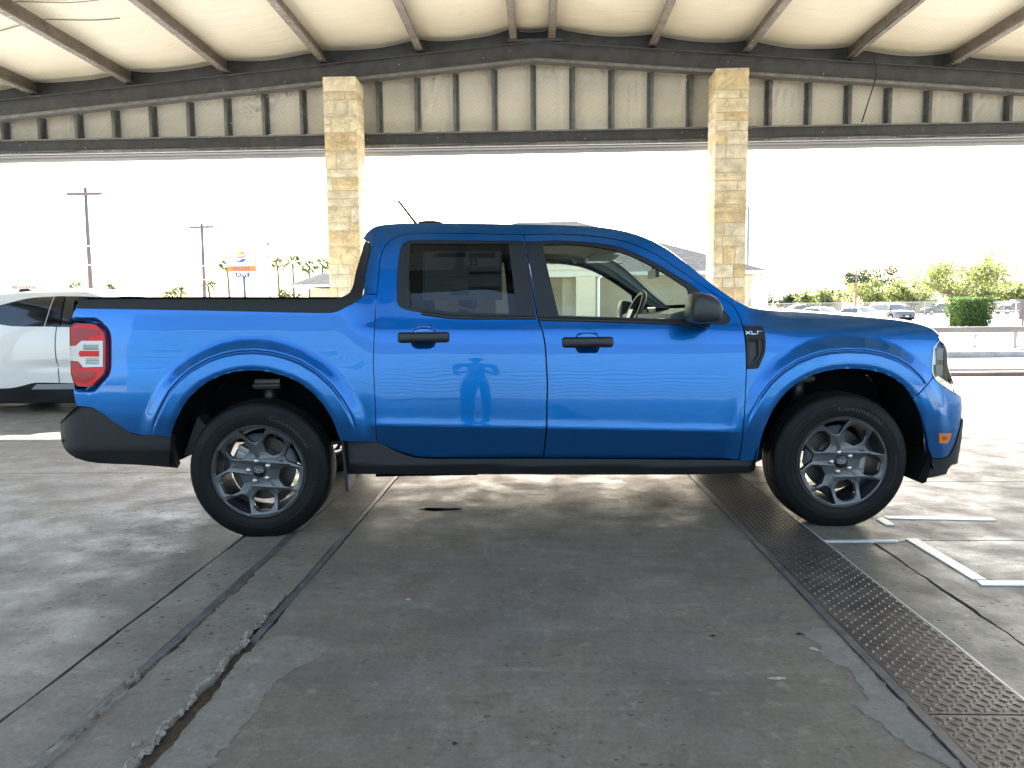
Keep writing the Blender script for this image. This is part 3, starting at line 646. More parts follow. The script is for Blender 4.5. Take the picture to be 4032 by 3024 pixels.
def stone_column(x0, x1, label, seed):
    r = random.Random(seed); y0 = 12.12*KC; wd = x1-x0; y1 = y0+wd; xc = (x0+x1)/2; ztop = zr(xc, zrb)-.012; root = tag(empty('stone_column', (xc, (y0+y1)/2, 0)), label, 'column', 'stone columns')
    V = []; F = []; T_ = []
    def block(ax0, ax1, ay0, ay1, z0, z1, tint):
        # grid box with a rough face
        b0 = len(V); k = 5
        nz = max(2, int((z1-z0)/.05)); nx = max(2, int((ax1-ax0)/.05)); ny = max(2, int((ay1-ay0)/.05))
        pts = {}
        def P(i, j, l):
            key = (i, j, l)
            if key not in pts:
                x, y, z = ax0+(ax1-ax0)*i/nx, ay0+(ay1-ay0)*j/ny, z0+(z1-z0)*l/nz
                a = .013; ex = 0 < j < ny or True
                cx = (i in (0, nx))+(j in (0, ny))+(l in (0, nz))
                if cx == 1:
                    q = r.uniform(.0, 1.)*a
                    if i == 0: x -= q
                    if i == nx: x += q
                    if j == 0: y -= q
                    if j == ny: y += q
                else:
                    if i == 0: x += .004*r.random()
                    if i == nx: x -= .004*r.random()
                    if l == 0: z += .004*r.random()
                    if l == nz: z -= .004*r.random()
                pts[key] = len(V); V.append((x-xc, y-(y0+y1)/2, z))
            return pts[key]
        for i in range(nx):
            for l in range(nz):
                F.append((P(i, 0, l), P(i+1, 0, l), P(i+1, 0, l+1), P(i, 0, l+1))); F.append((P(i, ny, l), P(i, ny, l+1), P(i+1, ny, l+1), P(i+1, ny, l)))
        for j in range(ny):
            for l in range(nz):
                F.append((P(0, j, l), P(0, j, l+1), P(0, j+1, l+1), P(0, j+1, l))); F.append((P(nx, j, l), P(nx, j+1, l), P(nx, j+1, l+1), P(nx, j, l+1)))
        for i in range(nx):
            for j in range(ny):
                F.append((P(i, j, nz), P(i+1, j, nz), P(i+1, j+1, nz), P(i, j+1, nz))); F.append((P(i, j, 0), P(i, j+1, 0), P(i+1, j+1, 0), P(i+1, j, 0)))
        T_.extend([tint]*(len(F)-len(T_)))
    z = 0.; g = .006
    cols_ = [(.88, .78, .58), (.87, .75, .53), (.83, .68, .43), (.90, .81, .63), (.80, .64, .39), (.89, .79, .60), (.87, .76, .54), (.90, .82, .66)]
    while z < ztop-.03:
        h = r.choice((.12, .15, .20, .24, .27)); h = min(h, ztop-z)
        if ztop-z-h < .08: h = ztop-z
        c = r.random(); cut = wd*(r.uniform(.2, .38) if r.random() < .5 else r.uniform(.62, .8))
        if c < .28: spans = [(0, wd)]
        elif c < .9: spans = [(0, cut), (cut, wd)]
        else: spans = [(0, wd*.3), (wd*.3, wd*.66), (wd*.66, wd)]
        for a, b in spans:
            sh = r.uniform(.9, 1.06); tint = tuple(q*sh for q in r.choice(cols_))
            if h > .22 and r.random() < .25 and b-a < wd*.5:
                block(x0+a+g, x0+b-g, y0, y1, z+g, z+h/2-g, tint); block(x0+a+g, x0+b-g, y0, y1, z+h/2+g, z+h-g, r.choice(cols_))
            else: block(x0+a+g, x0+b-g, y0, y1, z+g, z+h-g, tint)
        z += h
    o = mesh_obj('stone_blocks', V, F, M_stone, root); at = o.data.color_attributes.new('tint', 'FLOAT_COLOR', 'CORNER')
    arr = np.concatenate([np.tile(np.array((*c, 1.), np.float32), (len(f), 1)) for c, f in zip(T_, F)]).ravel(); at.data.foreach_set('color', arr)
    mb = MB(); e = .011; mb.box(x0+e-xc, x1-e-xc, -(y1-y0)/2+e, (y1-y0)/2-e, 0, ztop); mb.build('mortar_core', M_mortar, root)
stone_column(-3.40*KC, -2.86*KC, 'left golden limestone column rising behind the truck bed', 3)
stone_column(2.83*KC, 3.355*KC, 'right golden limestone column rising behind the windshield', 8)
# building behind the camera, blue and dark tones set for the reflection: seen only as stripes reflected in the truck's paint
bw = tag(empty('building', (0, -8.9, 0)), 'lap-sided wall behind the camera, coloured blue for its reflection, mirrored as wavy stripes in the doors', 'building')
mb = MB(); z = 0; 
while z < 3.95:
    mb.add([(-XE, -.012, z), (XE, -.012, z), (XE, 0.022, z+.045), (-XE, .022, z+.045), (XE, .002, z+.20), (-XE, .002, z+.20), (XE, -.012, z+.205), (-XE, -.012, z+.205)], [(0, 1, 2, 3), (3, 2, 4, 5), (5, 4, 6, 7)]); z += .21
mb.build('wall', mat('reflection blue siding', (.075, .135, .17), .6, var=.08, vscale=1.5), bw)  # azure of the reflected stripes put into the siding colour
mb = MB(); mb.box(-XE, XE, -6, -.02, 0, 6.0); mb.build('wall_core', mat('dark reflection core', (.05, .05, .05), .8), bw)  # dark core added behind and above the siding, darkening the upper door's reflection

# outlines of the truck panels, metres in the truck's own frame (x forward, z up)
DATA = {"bed_side":[[-2.4546,1.2045],[-1.8574,1.1892],[-1.1389,1.169],[-1.1065,1.1765],[-1.0625,1.199],[-1.0195,1.2218],[-0.9952,1.2416],[-0.9846,1.2615],[-0.9153,1.2612],[-0.9213,1.1419],[-0.9248,1.0114],[-0.9281,0.8812],[-0.9252,0.8159],[-0.923,0.6843],[-0.9228,0.4964],[-1.1061,0.5066],[-1.1173,0.5483],[-1.1374,0.6166],[-1.1683,0.6756],[-1.2088,0.7327],[-1.2679,0.7896],[-1.3377,0.8334],[-1.4018,0.8575],[-1.466,0.8737],[-1.5303,0.8803],[-1.5945,0.8779],[-1.6586,0.8671],[-1.7229,0.8447],[-1.7879,0.8093],[-1.834,0.771],[-1.8817,0.7194],[-1.9179,0.6607],[-1.9469,0.6076],[-1.9653,0.567],[-1.9726,0.5438],[-2.0672,0.5495],[-2.1492,0.5508],[-2.1815,0.5591],[-2.2311,0.5905],[-2.2802,0.6271],[-2.3168,0.6607],[-2.3487,0.6807],[-2.3747,0.694],[-2.4218,0.7007],[-2.461,0.7031],[-2.4661,0.7269],[-2.4719,0.7862],[-2.4014,0.7955],[-2.294,0.8757],[-2.2872,1.0521],[-2.3371,1.1239],[-2.3628,1.1307],[-2.4708,1.1421],[-2.4742,1.1577],[-2.4679,1.1837]],
"rail":[[-2.4526,1.2162],[-2.4357,1.2435],[-2.3898,1.2482],[-1.1406,1.2384],[-1.1082,1.2421],[-1.0709,1.2564],[-1.0471,1.2763],[-1.0376,1.3047],[-1.0312,1.3706],[-1.0129,1.4638],[-0.9932,1.5432],[-0.9849,1.5537],[-0.9705,1.543],[-0.9604,1.5231],[-0.9611,1.4966],[-0.9809,1.3766],[-0.9834,1.2883],[-0.9847,1.2642],[-0.9952,1.2429],[-1.0195,1.2231],[-1.0626,1.2004],[-1.1065,1.1778],[-1.1389,1.1703],[-1.8574,1.1905],[-2.4547,1.2058]],
"roof_side":[[-1.0065,1.5683],[-0.9826,1.603],[-0.9489,1.6272],[-0.9015,1.6391],[-0.8469,1.6454],[-0.7081,1.6498],[-0.5678,1.6489],[-0.1454,1.6391],[0.1376,1.6289],[0.3207,1.614],[0.4308,1.5901],[0.5261,1.5555],[0.6185,1.505],[0.7443,1.4061],[0.8671,1.2986],[0.9864,1.2083],[0.9688,1.1857],[0.9475,1.2047],[0.8895,1.2418],[0.7926,1.3079],[0.6956,1.38],[0.5976,1.4498],[0.5182,1.4963],[0.4312,1.532],[0.3431,1.5538],[0.2269,1.5703],[0.0897,1.5812],[-0.0862,1.5805],[-0.1361,1.5796],[-0.4901,1.59],[-0.7354,1.5877],[-0.8026,1.5763],[-0.8432,1.5567],[-0.8775,1.5238],[-0.8961,1.4775],[-0.9093,1.3431],[-0.9167,1.2666],[-0.9154,1.2666],[-0.981,1.2668],[-0.9808,1.2883],[-0.9781,1.3766],[-0.9585,1.4966],[-0.9577,1.5231],[-0.9691,1.5444]],
"rear_door":[[-0.7315,1.5863],[-0.7986,1.5749],[-0.8392,1.5553],[-0.8735,1.5225],[-0.8921,1.4761],[-0.9053,1.3417],[-0.9127,1.2652],[-0.9174,1.1419],[-0.9209,1.0113],[-0.9242,0.8812],[-0.9213,0.8158],[-0.919,0.6843],[-0.919,0.4963],[-0.889,0.4794],[-0.8253,0.4447],[-0.7732,0.4235],[-0.727,0.4099],[-0.6735,0.4049],[-0.0483,0.3941],[-0.051,0.3941],[-0.0434,0.4805],[-0.0385,0.5633],[-0.0347,0.6987],[-0.0324,0.8044],[-0.0357,0.8703],[-0.0428,1.0015],[-0.0545,1.0672],[-0.0726,1.12],[-0.0786,1.1439],[-0.112,1.4031],[-0.1311,1.5369],[-0.1402,1.5756],[-0.4902,1.586]],
"front_door":[[-0.0862,1.5766],[0.0894,1.5769],[0.2266,1.566],[0.3428,1.5496],[0.4309,1.5278],[0.5179,1.4921],[0.5973,1.4456],[0.6953,1.3758],[0.7923,1.3038],[0.8891,1.2377],[0.9471,1.2007],[0.972,1.1762],[0.9888,1.1398],[1.0037,1.089],[1.0103,1.0228],[1.0138,0.9237],[1.012,0.8179],[1.0057,0.6919],[0.9957,0.5591],[0.9943,0.4408],[0.9889,0.3709],[-0.0374,0.3925],[-0.0429,0.394],[-0.0354,0.4804],[-0.0305,0.5632],[-0.0267,0.6986],[-0.0245,0.8043],[-0.0277,0.8702],[-0.0349,1.0014],[-0.0465,1.0671],[-0.0646,1.12],[-0.0706,1.1438],[-0.1038,1.403],[-0.123,1.5369],[-0.1321,1.5755]],
"rear_win":[[-0.8097,1.2202],[-0.8119,1.3409],[-0.8014,1.4621],[-0.7935,1.5086],[-0.7795,1.535],[-0.7524,1.5481],[-0.6921,1.5516],[-0.1324,1.5436],[-0.1133,1.4031],[-0.0803,1.132],[-0.2281,1.1335],[-0.5598,1.1448],[-0.6791,1.1632],[-0.7587,1.1799],[-0.792,1.1935]],
"rear_glass":[[-0.7515,1.5322],[-0.2163,1.5282],[-0.1973,1.3356],[-0.1797,1.1529],[-0.3607,1.1587],[-0.5334,1.1684],[-0.6793,1.1884],[-0.7431,1.201],[-0.7571,1.3405]],
"front_win":[[-0.1229,1.5422],[-0.0594,1.5418],[0.0535,1.5445],[0.1905,1.5365],[0.2997,1.5231],[0.3813,1.5071],[0.475,1.4674],[0.5614,1.4224],[0.6598,1.3597],[0.7576,1.2973],[0.8211,1.2397],[0.8781,1.1906],[0.926,1.1498],[0.9461,1.1202],[0.9396,1.0963],[0.9223,1.0872],[0.7743,1.0914],[0.4391,1.1068],[-0.0697,1.1266],[-0.1025,1.403]],
"front_glass":[[-0.0365,1.5229],[0.1212,1.523],[0.2576,1.508],[0.3527,1.4892],[0.4334,1.4608],[0.5266,1.4144],[0.6579,1.3337],[0.7291,1.2826],[0.7358,1.2459],[0.7278,1.1145],[0.3733,1.1287],[0.039,1.1427],[0.016,1.2526]],
"fender":[[0.9887,1.2084],[1.0552,1.1754],[1.1323,1.1628],[1.2301,1.1552],[1.3624,1.1485],[1.5614,1.1314],[1.7618,1.1116],[1.8962,1.0953],[1.9934,1.074],[2.0551,1.045],[2.0823,1.0164],[2.0643,0.9831],[2.0341,0.95],[2.0275,0.8829],[2.0278,0.7941],[1.9835,0.762],[1.9067,0.6907],[1.8745,0.7344],[1.8284,0.7769],[1.7721,0.8099],[1.7024,0.8337],[1.6331,0.8461],[1.5435,0.8508],[1.4613,0.8454],[1.3931,0.8318],[1.3252,0.8063],[1.2579,0.7661],[1.2047,0.7177],[1.159,0.6556],[1.1247,0.5845],[1.1012,0.5022],[1.0918,0.4178],[1.0882,0.3655],[0.9942,0.3669],[0.9995,0.4409],[1.0006,0.5593],[1.0105,0.692],[1.0173,0.8178],[1.0192,0.9236],[1.0157,1.0227],[1.0091,1.0889],[0.9942,1.1398],[0.9774,1.1762],[0.9713,1.1829]],
"front_bumper":[[1.9098,0.6852],[1.9864,0.7579],[2.029,0.7901],[2.0412,0.779],[2.1037,0.7351],[2.185,0.697],[2.22,0.6901],[2.2378,0.6731],[2.2459,0.5702],[2.2182,0.4821],[2.1904,0.3993],[2.1672,0.3657],[2.1384,0.356],[2.0193,0.3582],[2.0048,0.4191],[1.9841,0.5048],[1.9616,0.575],[1.9382,0.6304],[1.9084,0.688]],
"front_lower":[[2.2506,0.5625],[2.2782,0.5297],[2.2989,0.4386],[2.3498,0.3122],[2.3538,0.2964],[2.1804,0.3058],[2.1627,0.2572],[1.9992,0.2364],[2.0123,0.2901],[2.0128,0.3527],[2.1398,0.35],[2.1724,0.3621],[2.1957,0.3958],[2.2243,0.4784]],
"rear_bumper":[[-2.4613,0.7005],[-2.5065,0.6661],[-2.5607,0.6288],[-2.5929,0.6086],[-2.6252,0.5503],[-2.6226,0.5091],[-2.6044,0.4833],[-2.5605,0.4413],[-2.5107,0.4183],[-2.4654,0.4038],[-2.4096,0.3935],[-2.1647,0.38],[-1.9789,0.361],[-1.9806,0.4001],[-1.9739,0.5412],[-2.0677,0.5467],[-2.1496,0.548],[-2.1821,0.555],[-2.2314,0.5878],[-2.2805,0.6244],[-2.317,0.658],[-2.349,0.678],[-2.3749,0.6914],[-2.4221,0.698]],
"rocker":[[-1.1062,0.5026],[-0.9193,0.492],[-0.8894,0.475],[-0.8256,0.4403],[-0.7735,0.4192],[-0.7272,0.4057],[-0.6737,0.3992],[-0.0468,0.3883],[0.9894,0.3639],[1.0802,0.3614],[1.0858,0.3545],[1.0826,0.3126],[1.0659,0.2959],[0.8646,0.2867],[-0.6425,0.3096],[-1.0878,0.3182],[-1.0979,0.4161]],
"lamp":[[-2.4884,1.1096],[-2.4589,1.1302],[-2.3627,1.1255],[-2.3424,1.1188],[-2.2992,1.0756],[-2.2927,1.0392],[-2.2967,0.8964],[-2.3047,0.8706],[-2.3671,0.8058],[-2.3876,0.8007],[-2.4493,0.8047],[-2.47,0.8255],[-2.4837,0.8646],[-2.4886,1.0275]],
"lamp_white":[[-2.4844,1.0118],[-2.4521,1.0118],[-2.421,1.0376],[-2.3061,1.0367],[-2.3089,0.9043],[-2.4128,0.9023],[-2.4403,0.9336],[-2.4868,0.9361]],
"lamp_red":[[-2.4365,0.9726],[-2.4277,0.9869],[-2.3302,0.9863],[-2.331,0.9564],[-2.4286,0.957]],
"headlamp":[[2.0778,0.9923],[2.0387,0.9526],[2.0305,0.8828],[2.0322,0.8087],[2.0449,0.7842],[2.1068,0.7391],[2.189,0.7008],[2.212,0.699],[2.1575,0.771],[2.1269,0.8536],[2.1189,0.935],[2.1033,0.9757]],
"marker":[[2.0686,0.4929],[2.1633,0.4865],[2.1588,0.467],[2.1365,0.4338],[2.0785,0.4398]],
"vent":[[1.0147,1.0796],[1.1113,1.0759],[1.1176,1.0546],[1.1211,1.0215],[1.1152,0.9423],[1.1079,0.9226],[1.0784,0.8567],[1.0649,0.8543],[1.0179,0.8535],[1.0165,0.9236],[1.0166,1.0161]],
"vent_in":[[1.0256,1.0094],[1.1091,1.0058],[1.1044,0.9424],[1.0722,0.8833],[1.029,0.8759],[1.0249,0.9368]],
"vent_deep":[[1.0358,1.0],[1.083,0.9995],[1.0839,0.9295],[1.0588,0.8901],[1.0346,0.8864]],
"hood_far":[[1.3008,1.1696],[1.4757,1.1572],[1.6859,1.1404],[1.9098,1.1162],[2.0597,1.0971],[2.1903,1.0749],[2.3052,1.0372]],
"mirror":[[0.6721,1.1263],[0.6691,1.1582],[0.6762,1.2089],[0.6899,1.2443],[0.713,1.2529],[0.771,1.2397],[0.8035,1.2191],[0.8257,1.1948],[0.8365,1.1692],[0.8306,1.1311],[0.8181,1.1057],[0.728,1.0939],[0.6814,1.1033]],
"handles":[[-0.6671,1.0372],[0.1853,1.0029]],
"archR":[[-1.9702,0.5447],[-1.9635,0.5677],[-1.9461,0.6078],[-1.9178,0.6607],[-1.8817,0.7194],[-1.834,0.771],[-1.7879,0.8093],[-1.7229,0.8447],[-1.6586,0.8671],[-1.5945,0.8779],[-1.5303,0.8803],[-1.466,0.8737],[-1.4018,0.8575],[-1.3377,0.8334],[-1.2679,0.7896],[-1.2088,0.7327],[-1.1683,0.6756],[-1.137,0.6168],[-1.1161,0.5491],[-1.1043,0.508]],
"archF":[[1.0837,0.368],[1.0872,0.4202],[1.0982,0.5036],[1.1236,0.5849],[1.1589,0.6557],[1.2047,0.7177],[1.2579,0.7661],[1.3252,0.8063],[1.3931,0.8318],[1.4613,0.8454],[1.5435,0.8508],[1.6331,0.8461],[1.7024,0.8337],[1.7721,0.8099],[1.8284,0.7769],[1.8745,0.7344],[1.9084,0.688],[1.9377,0.6305],[1.9595,0.5755],[1.9792,0.5062],[1.9972,0.4215],[2.0116,0.3608]],
"wheels":[[-1.5477,-0.9,0.0],[1.5477,-0.9,0.0]],
"ant":[[-0.7293,1.6898],[-0.8568,1.8284]],
"fin":[[-0.7321,1.6919],[-0.7271,1.7128],[-0.6407,1.7138],[-0.6105,1.7076],[-0.588,1.6925]],
"XLT":[[1.0137,1.0333],[1.1084,1.0322],[1.1104,1.0521]],
"sticker":[[-0.676,1.4903],[-0.2554,1.4871],[-0.2593,1.2289],[-0.6759,1.2329]],
"st25":[[-0.4324,1.4683]],
"place":[[0.0233,4.7475,0.0],0.0625]}
# ============================================================ THE PICKUP TRUCK
T = DATA
ARCHES[:] = [list(map(tuple, T['archR'])), list(map(tuple, T['archF']))]
HANDLES[:] = [tuple(q) for q in T['handles']]
truck = tag(empty('pickup_truck', T['place'][0], T['place'][1]), 'bright blue crew-cab pickup truck parked side-on under the canopy', 'pickup truck')
def paint_mat():
    m = mat('blue paint', (.0003, .130, .425), .33, .82, coat=.85, spec=.25)
    t = m.node_tree; p = t.nodes['Principled BSDF']; N = t.nodes.new
    tc = N('ShaderNodeTexCoord'); n = N('ShaderNodeTexNoise'); n.inputs['Scale'].default_value = 3.2; n.inputs['Detail'].default_value = 1.5; t.links.new(tc.outputs['Object'], n.inputs['Vector'])
    b = N('ShaderNodeBump'); b.inputs['Strength'].default_value = .22; b.inputs['Distance'].default_value = .01; t.links.new(n.outputs[0], b.inputs['Height']); t.links.new(b.outputs[0], p.inputs['Coat Normal'])
    return m
M_paint = paint_mat()
M_plas = mat('black plastic', (.013, .0135, .015), .52, bump=.25, bscale=260, spec=.4)
M_trim = mat('satin black trim', (.010, .0105, .012), .40)
M_gloss = mat('gloss black', (.006, .006, .007), .08)
M_in = mat('grey cabin trim', (.20, .215, .22), .7); M_head = mat('grey headliner', (.38, .39, .39), .9, bump=.2, bscale=300)
M_rub = mat('tyre rubber', (.0038, .0040, .0045), .58, spec=.25, bump=.12, bscale=120, rvar=.1, vscale=9)
M_rim = mat('grey alloy', (.115, .118, .128), .28, .80)
M_chrome = mat('chrome', (.75, .75, .76), .12, 1.)
M_iron = mat('brake iron', (.075, .066, .058), .45, .6, var=.2, vscale=20)
M_under = mat('underbody black', (.006, .006, .0068), .9, spec=.15)
G_clear = glass('clear window', (.80, .88, .84)); G_tint = glass('tinted window', (.27, .29, .28)); G_lens = glass('clear lens', (.93, .95, .96))
near_arch = lambda Q: (np.minimum(pl_dist(ARCHES[0], Q[:, 0], Q[:, 1]), pl_dist(ARCHES[1], Q[:, 0], Q[:, 1])) < .19)
LAMP = [tuple(p) for p in T['lamp']]; LAMP_C = LAMP+[LAMP[0]]
def inset_bed(x, z):
    d = inset(x, z); s = pl_dist(LAMP_C, x, z)
    return d+.020*(1-sstep(.006, .034, s))*sstep(-2.50, -2.44, x)
def inset_door(x, z):
    return inset(x, z)
def ypos(x, z, off=0.): return -.92+float(inset(x, z))+off
groove_f = lambda Q: (np.abs(np.minimum(pl_dist(ARCHES[0], Q[:, 0], Q[:, 1]), pl_dist(ARCHES[1], Q[:, 0], Q[:, 1]))-.094) < .028)
def off_poly(P, d):
    c = np.mean(P, 0); return [tuple(np.array(p)+(c-np.array(p))/np.hypot(*(c-np.array(p)))*d) for p in P]
FINE = [(.013, near_arch), (.0058, groove_f)]
panel('bed_side', T['bed_side'], M_paint, truck, h=.028, fine=[(.012, lambda Q: near_arch(Q) | (pl_dist(LAMP_C, Q[:, 0], Q[:, 1]) < .05)), (.0058, groove_f)], dfun=inset_bed)
panel('bed_rail', T['rail'], M_plas, truck, h=.025, off=-.006, skirt=.03)
RS = T['roof_side']
panel('cab_side', RS, M_paint, truck, h=.022)
hand_f = (.008, lambda Q: np.min([np.hypot((Q[:, 0]-hx)/1.3, Q[:, 1]-hz) for hx, hz in HANDLES], axis=0) < .07)
crease_f = lambda Q: (np.abs(Q[:, 1]-(.560-.0326*Q[:, 0])) < .03)
dfine = [(.008, lambda Q: hand_f[1](Q) | crease_f(Q))]
rd = panel('rear_door', T['rear_door'], M_paint, truck, holes=[T['rear_win']], h=.028, fine=dfine)
fd = panel('front_door', T['front_door'], M_paint, truck, holes=[T['front_win']], h=.028, fine=dfine)
for i, s in enumerate((1, -1)):
    panel('window_trim', T['rear_win'], M_trim, rd[i], (s,), holes=[T['rear_glass']], h=.025, off=.004)
    panel('window_glass', T['rear_glass'], G_tint, rd[i], (s,), h=.04, off=.012, skirt=0)
    panel('window_trim', T['front_win'], M_trim, fd[i], (s,), holes=[T['front_glass']], h=.025, off=.004)
    panel('window_glass', T['front_glass'], G_clear, fd[i], (s,), h=.04, off=.012, skirt=0)
    # weatherstrip line around the panes and inner door trim
    panel('door_card', T['rear_door'], M_in, rd[i], (s,), holes=[T['rear_win']], h=.05, off=.06, skirt=0)
    panel('door_card', T['front_door'], M_in, fd[i], (s,), holes=[T['front_win']], h=.05, off=.06, skirt=0)
    panel('pillar_trim', RS, M_head, truck, (s,), h=.04, off=.05, skirt=.02)
# lip mouldings round the rear quarter light, and the belt line strip
def strip_on(name, pts, wid, m, parent, s, off=-.004, th=.008):
    P = resample(pts, .03, False); V = []; F = []; k = len(P)
    for i in range(k):
        t = P[min(i+1, k-1)]-P[max(i-1, 0)]; t = t/np.hypot(*t); nrm = np.array([-t[1], t[0]])
        for q, o in ((-1, .006), (-.8, 0), (.8, 0), (1, .006)):
            a = P[i]+nrm*q*wid*.5; V.append((a[0], s*(-.92+float(inset(a[0], a[1]))+off+o), a[1]))
    for i in range(k-1):
        for j in range(3): F.append((i*4+j, i*4+j+1, (i+1)*4+j+1, (i+1)*4+j))
    mb = MB().add(V, F); return mb.build(name, m, parent, smooth=True)
for i, s in enumerate((1, -1)):
    g = T['rear_glass']; strip_on('quarter_moulding', [g[0], g[8], g[7]], .022, M_trim, rd[i], s, -.003)
    strip_on('belt_strip', [T['rear_win'][i2] for i2 in (12, 11, 10, 9)], .020, M_trim, rd[i], s, -.006)
    strip_on('belt_strip', [T['front_win'][i2] for i2 in (18, 17, 16)], .020, M_trim, fd[i], s, -.006)
fender = panel('front_fender', T['fender'], M_paint, truck, holes=[off_poly(T['vent'], .004)], h=.026, fine=FINE)
def inset_rocker(x, z):
    t = z+.022*x
    return .040+.12*np.maximum(t-.352, 0)+.55*np.maximum(.352-t, 0)
rocker = panel('rocker_trim', T['rocker'], M_plas, truck, h=.016, off=-.004, skirt=.05, dfun=inset_rocker)
for i, s in enumerate((1, -1)):
    panel('vent', T['vent'], M_plas, fender[i], (s,), holes=[T['vent_in']], h=.02, off=-.006, skirt=.02)
    panel('vent_recess', T['vent_in'], mat('vent recess', (.03, .031, .033), .6), fender[i], (s,), holes=[T['vent_deep']], h=.012, off=.006, skirt=.02)
    panel('vent_floor', T['vent_in'], M_trim, fender[i], (s,), h=.03, off=.022, skirt=0)
xl = T['XLT']; xw = xl[1][0]-xl[0][0]
def vent_letters():
    y0 = lambda x, z: ypos(x, z, -.0085)
    z0, z1 = xl[0][1]+.001, xl[2][1]-.001; x0, x1 = xl[0][0]+.003, xl[1][0]-.002; mb = MB(); W_ = x1-x0; t = .0032
    def seg(a, b):
        a = np.array(a); b = np.array(b); d = (b-a)/np.hypot(*(b-a)); n = np.array([-d[1], d[0]])*t/2
        q = [a+n, b+n, b-n, a-n]; V = [(p[0], ypos(p[0], p[1], -.010), p[1]) for p in q]+[(p[0], ypos(p[0], p[1], -.004), p[1]) for p in q]
        mb.add(V, [(3, 2, 1, 0), (4, 5, 6, 7)]+[(i, (i+1) % 4, 4+(i+1) % 4, 4+i) for i in range(4)])
    seg((x0, z1), (x0+W_*.28, z0)); seg((x0, z0), (x0+W_*.28, z1))
    seg((x0+W_*.36, z1), (x0+W_*.36, z0)); seg((x0+W_*.36, z0+t/2), (x0+W_*.62, z0+t/2)); seg((x0+W_*.70, z0), (x0+W_*.70, z1)); seg((x0+W_*.66, z1-t/2), (x1, z1-t/2))
    return mb.build('lettering', M_chrome, fender[0])
vent_letters()
# bumpers
panel('front_bumper', T['front_bumper'], M_paint, truck, h=.025, off=-.003)
fl_ = [[x, z, ] for x, z in T['front_lower']]
fb_low = panel('bumper_valance', T['front_lower'], M_plas, truck, h=.025, off=-.010, skirt=.03, dfun=lambda x, z: np.minimum(inset(np.minimum(x, 2.27), z, False), .5)+np.maximum(np.asarray(x)-2.27, 0)*1.6)
mk = panel('marker_lamp', T['marker'], mat('amber lens', (.85, .20, .015), .18, coat=.6), truck, h=.012, off=-.007)
mq = T['marker']; panel('marker_core', [(a+(sum(p[0] for p in mq)/5-a)*.62-.006, b+(sum(p[1] for p in mq)/5-b)*.62) for a, b in mq], mat('amber core', (.42, .12, .02), .3), mk[0], (1,), h=.02, off=-.0085, skirt=.002)
rb = panel('rear_bumper', T['rear_bumper'], M_plas, truck, h=.026, off=-.012, skirt=.04, dfun=lambda x, z: inset(x, z, False)+.45*np.maximum(0, .462-np.asarray(z))+.16*np.maximum(0, np.asarray(z)-.50))
for s in (1, -1):
    mb = MB(); mb.lathe([(.0, -.004), (.010, -.004), (.012, 0), (.012, .01)], 16); mb.build('parking_sensor', M_trim, rb[0 if s == 1 else 1], True, loc=(-2.585, s*(ypos(-2.585, .51)-.012), .512), rot=(0, 0, 0 if s == 1 else math.pi))
# tail lamps
M_red = mat('red lens', (.90, .012, .022), .25, coat=.10, spec=.2); M_red2 = mat('shaded red lens', (.42, .004, .010), .2, coat=.15, spec=.3); M_white = mat('reverse lens', (.50, .51, .53), .18, .2, coat=.3)
tl = panel('tail_lamp', T['lamp'], M_red, truck, h=.016, off=.0, skirt=.03, smooth=False)
for i, s in enumerate((1, -1)):
    lp = np.array(T['lamp']); x0, x1 = lp[:, 0].min(), lp[:, 0].max(); z0, z1 = lp[:, 1].min(), lp[:, 1].max(); wx, hz = x1-x0, z1-z0
    panel('lamp_bezel', T['lamp'], M_gloss, tl[i], (s,), holes=[off_poly(T['lamp'], .006)], h=.016, off=-.0015, skirt=.01, smooth=False)
    panel('reverse_lens', T['lamp_white'], M_white, tl[i], (s,), h=.014, off=-.004, skirt=.006, smooth=False)
    panel('reverse_bar', T['lamp_red'], M_red, tl[i], (s,), h=.014, off=-.008, skirt=.006, smooth=False)
    q = lambda a, b: (x0+wx*a, z0+hz*b)
    panel('shaded_facet', [q(.06, .74), q(.48, .74), q(.56, .80), q(.82, .80), q(.80, .88), q(.30, .93), q(.08, .90)], M_red2, tl[i], (s,), h=.014, off=-.0022, skirt=.003, smooth=False)  # darker red facets paint the shading inside the lens
    panel('shaded_facet', [q(.06, .10), q(.42, .06), q(.62, .13), q(.74, .24), q(.40, .26), q(.10, .27)], M_red2, tl[i], (s,), h=.014, off=-.0022, skirt=.003, smooth=False)
    panel('shaded_facet', [q(.02, .66), q(.30, .66), q(.36, .71), q(.32, .735), q(.02, .735)], M_red2, tl[i], (s,), h=.014, off=-.0026, skirt=.003, smooth=False)
    panel('shaded_facet', [q(.04, .30), q(.30, .30), q(.38, .345), q(.28, .375), q(.03, .375)], M_red2, tl[i], (s,), h=.014, off=-.0026, skirt=.003, smooth=False)
    mb = MB()
    for a in (.585, .605, .625, .65, .365+.0, .39, .415, .44):
        p, r_ = q(.40 if a > .5 else .46, a), q(.80, a); pts = [(p[0]+(r_[0]-p[0])*k/6, p[1]) for k in range(7)]
        mb.tube([(u, s*ypos(u, v, -.006), v) for u, v in pts], .0022, 5)
    mb.build('lens_rib', mat('lens rib', (.35, .36, .38), .3, .3), tl[i])
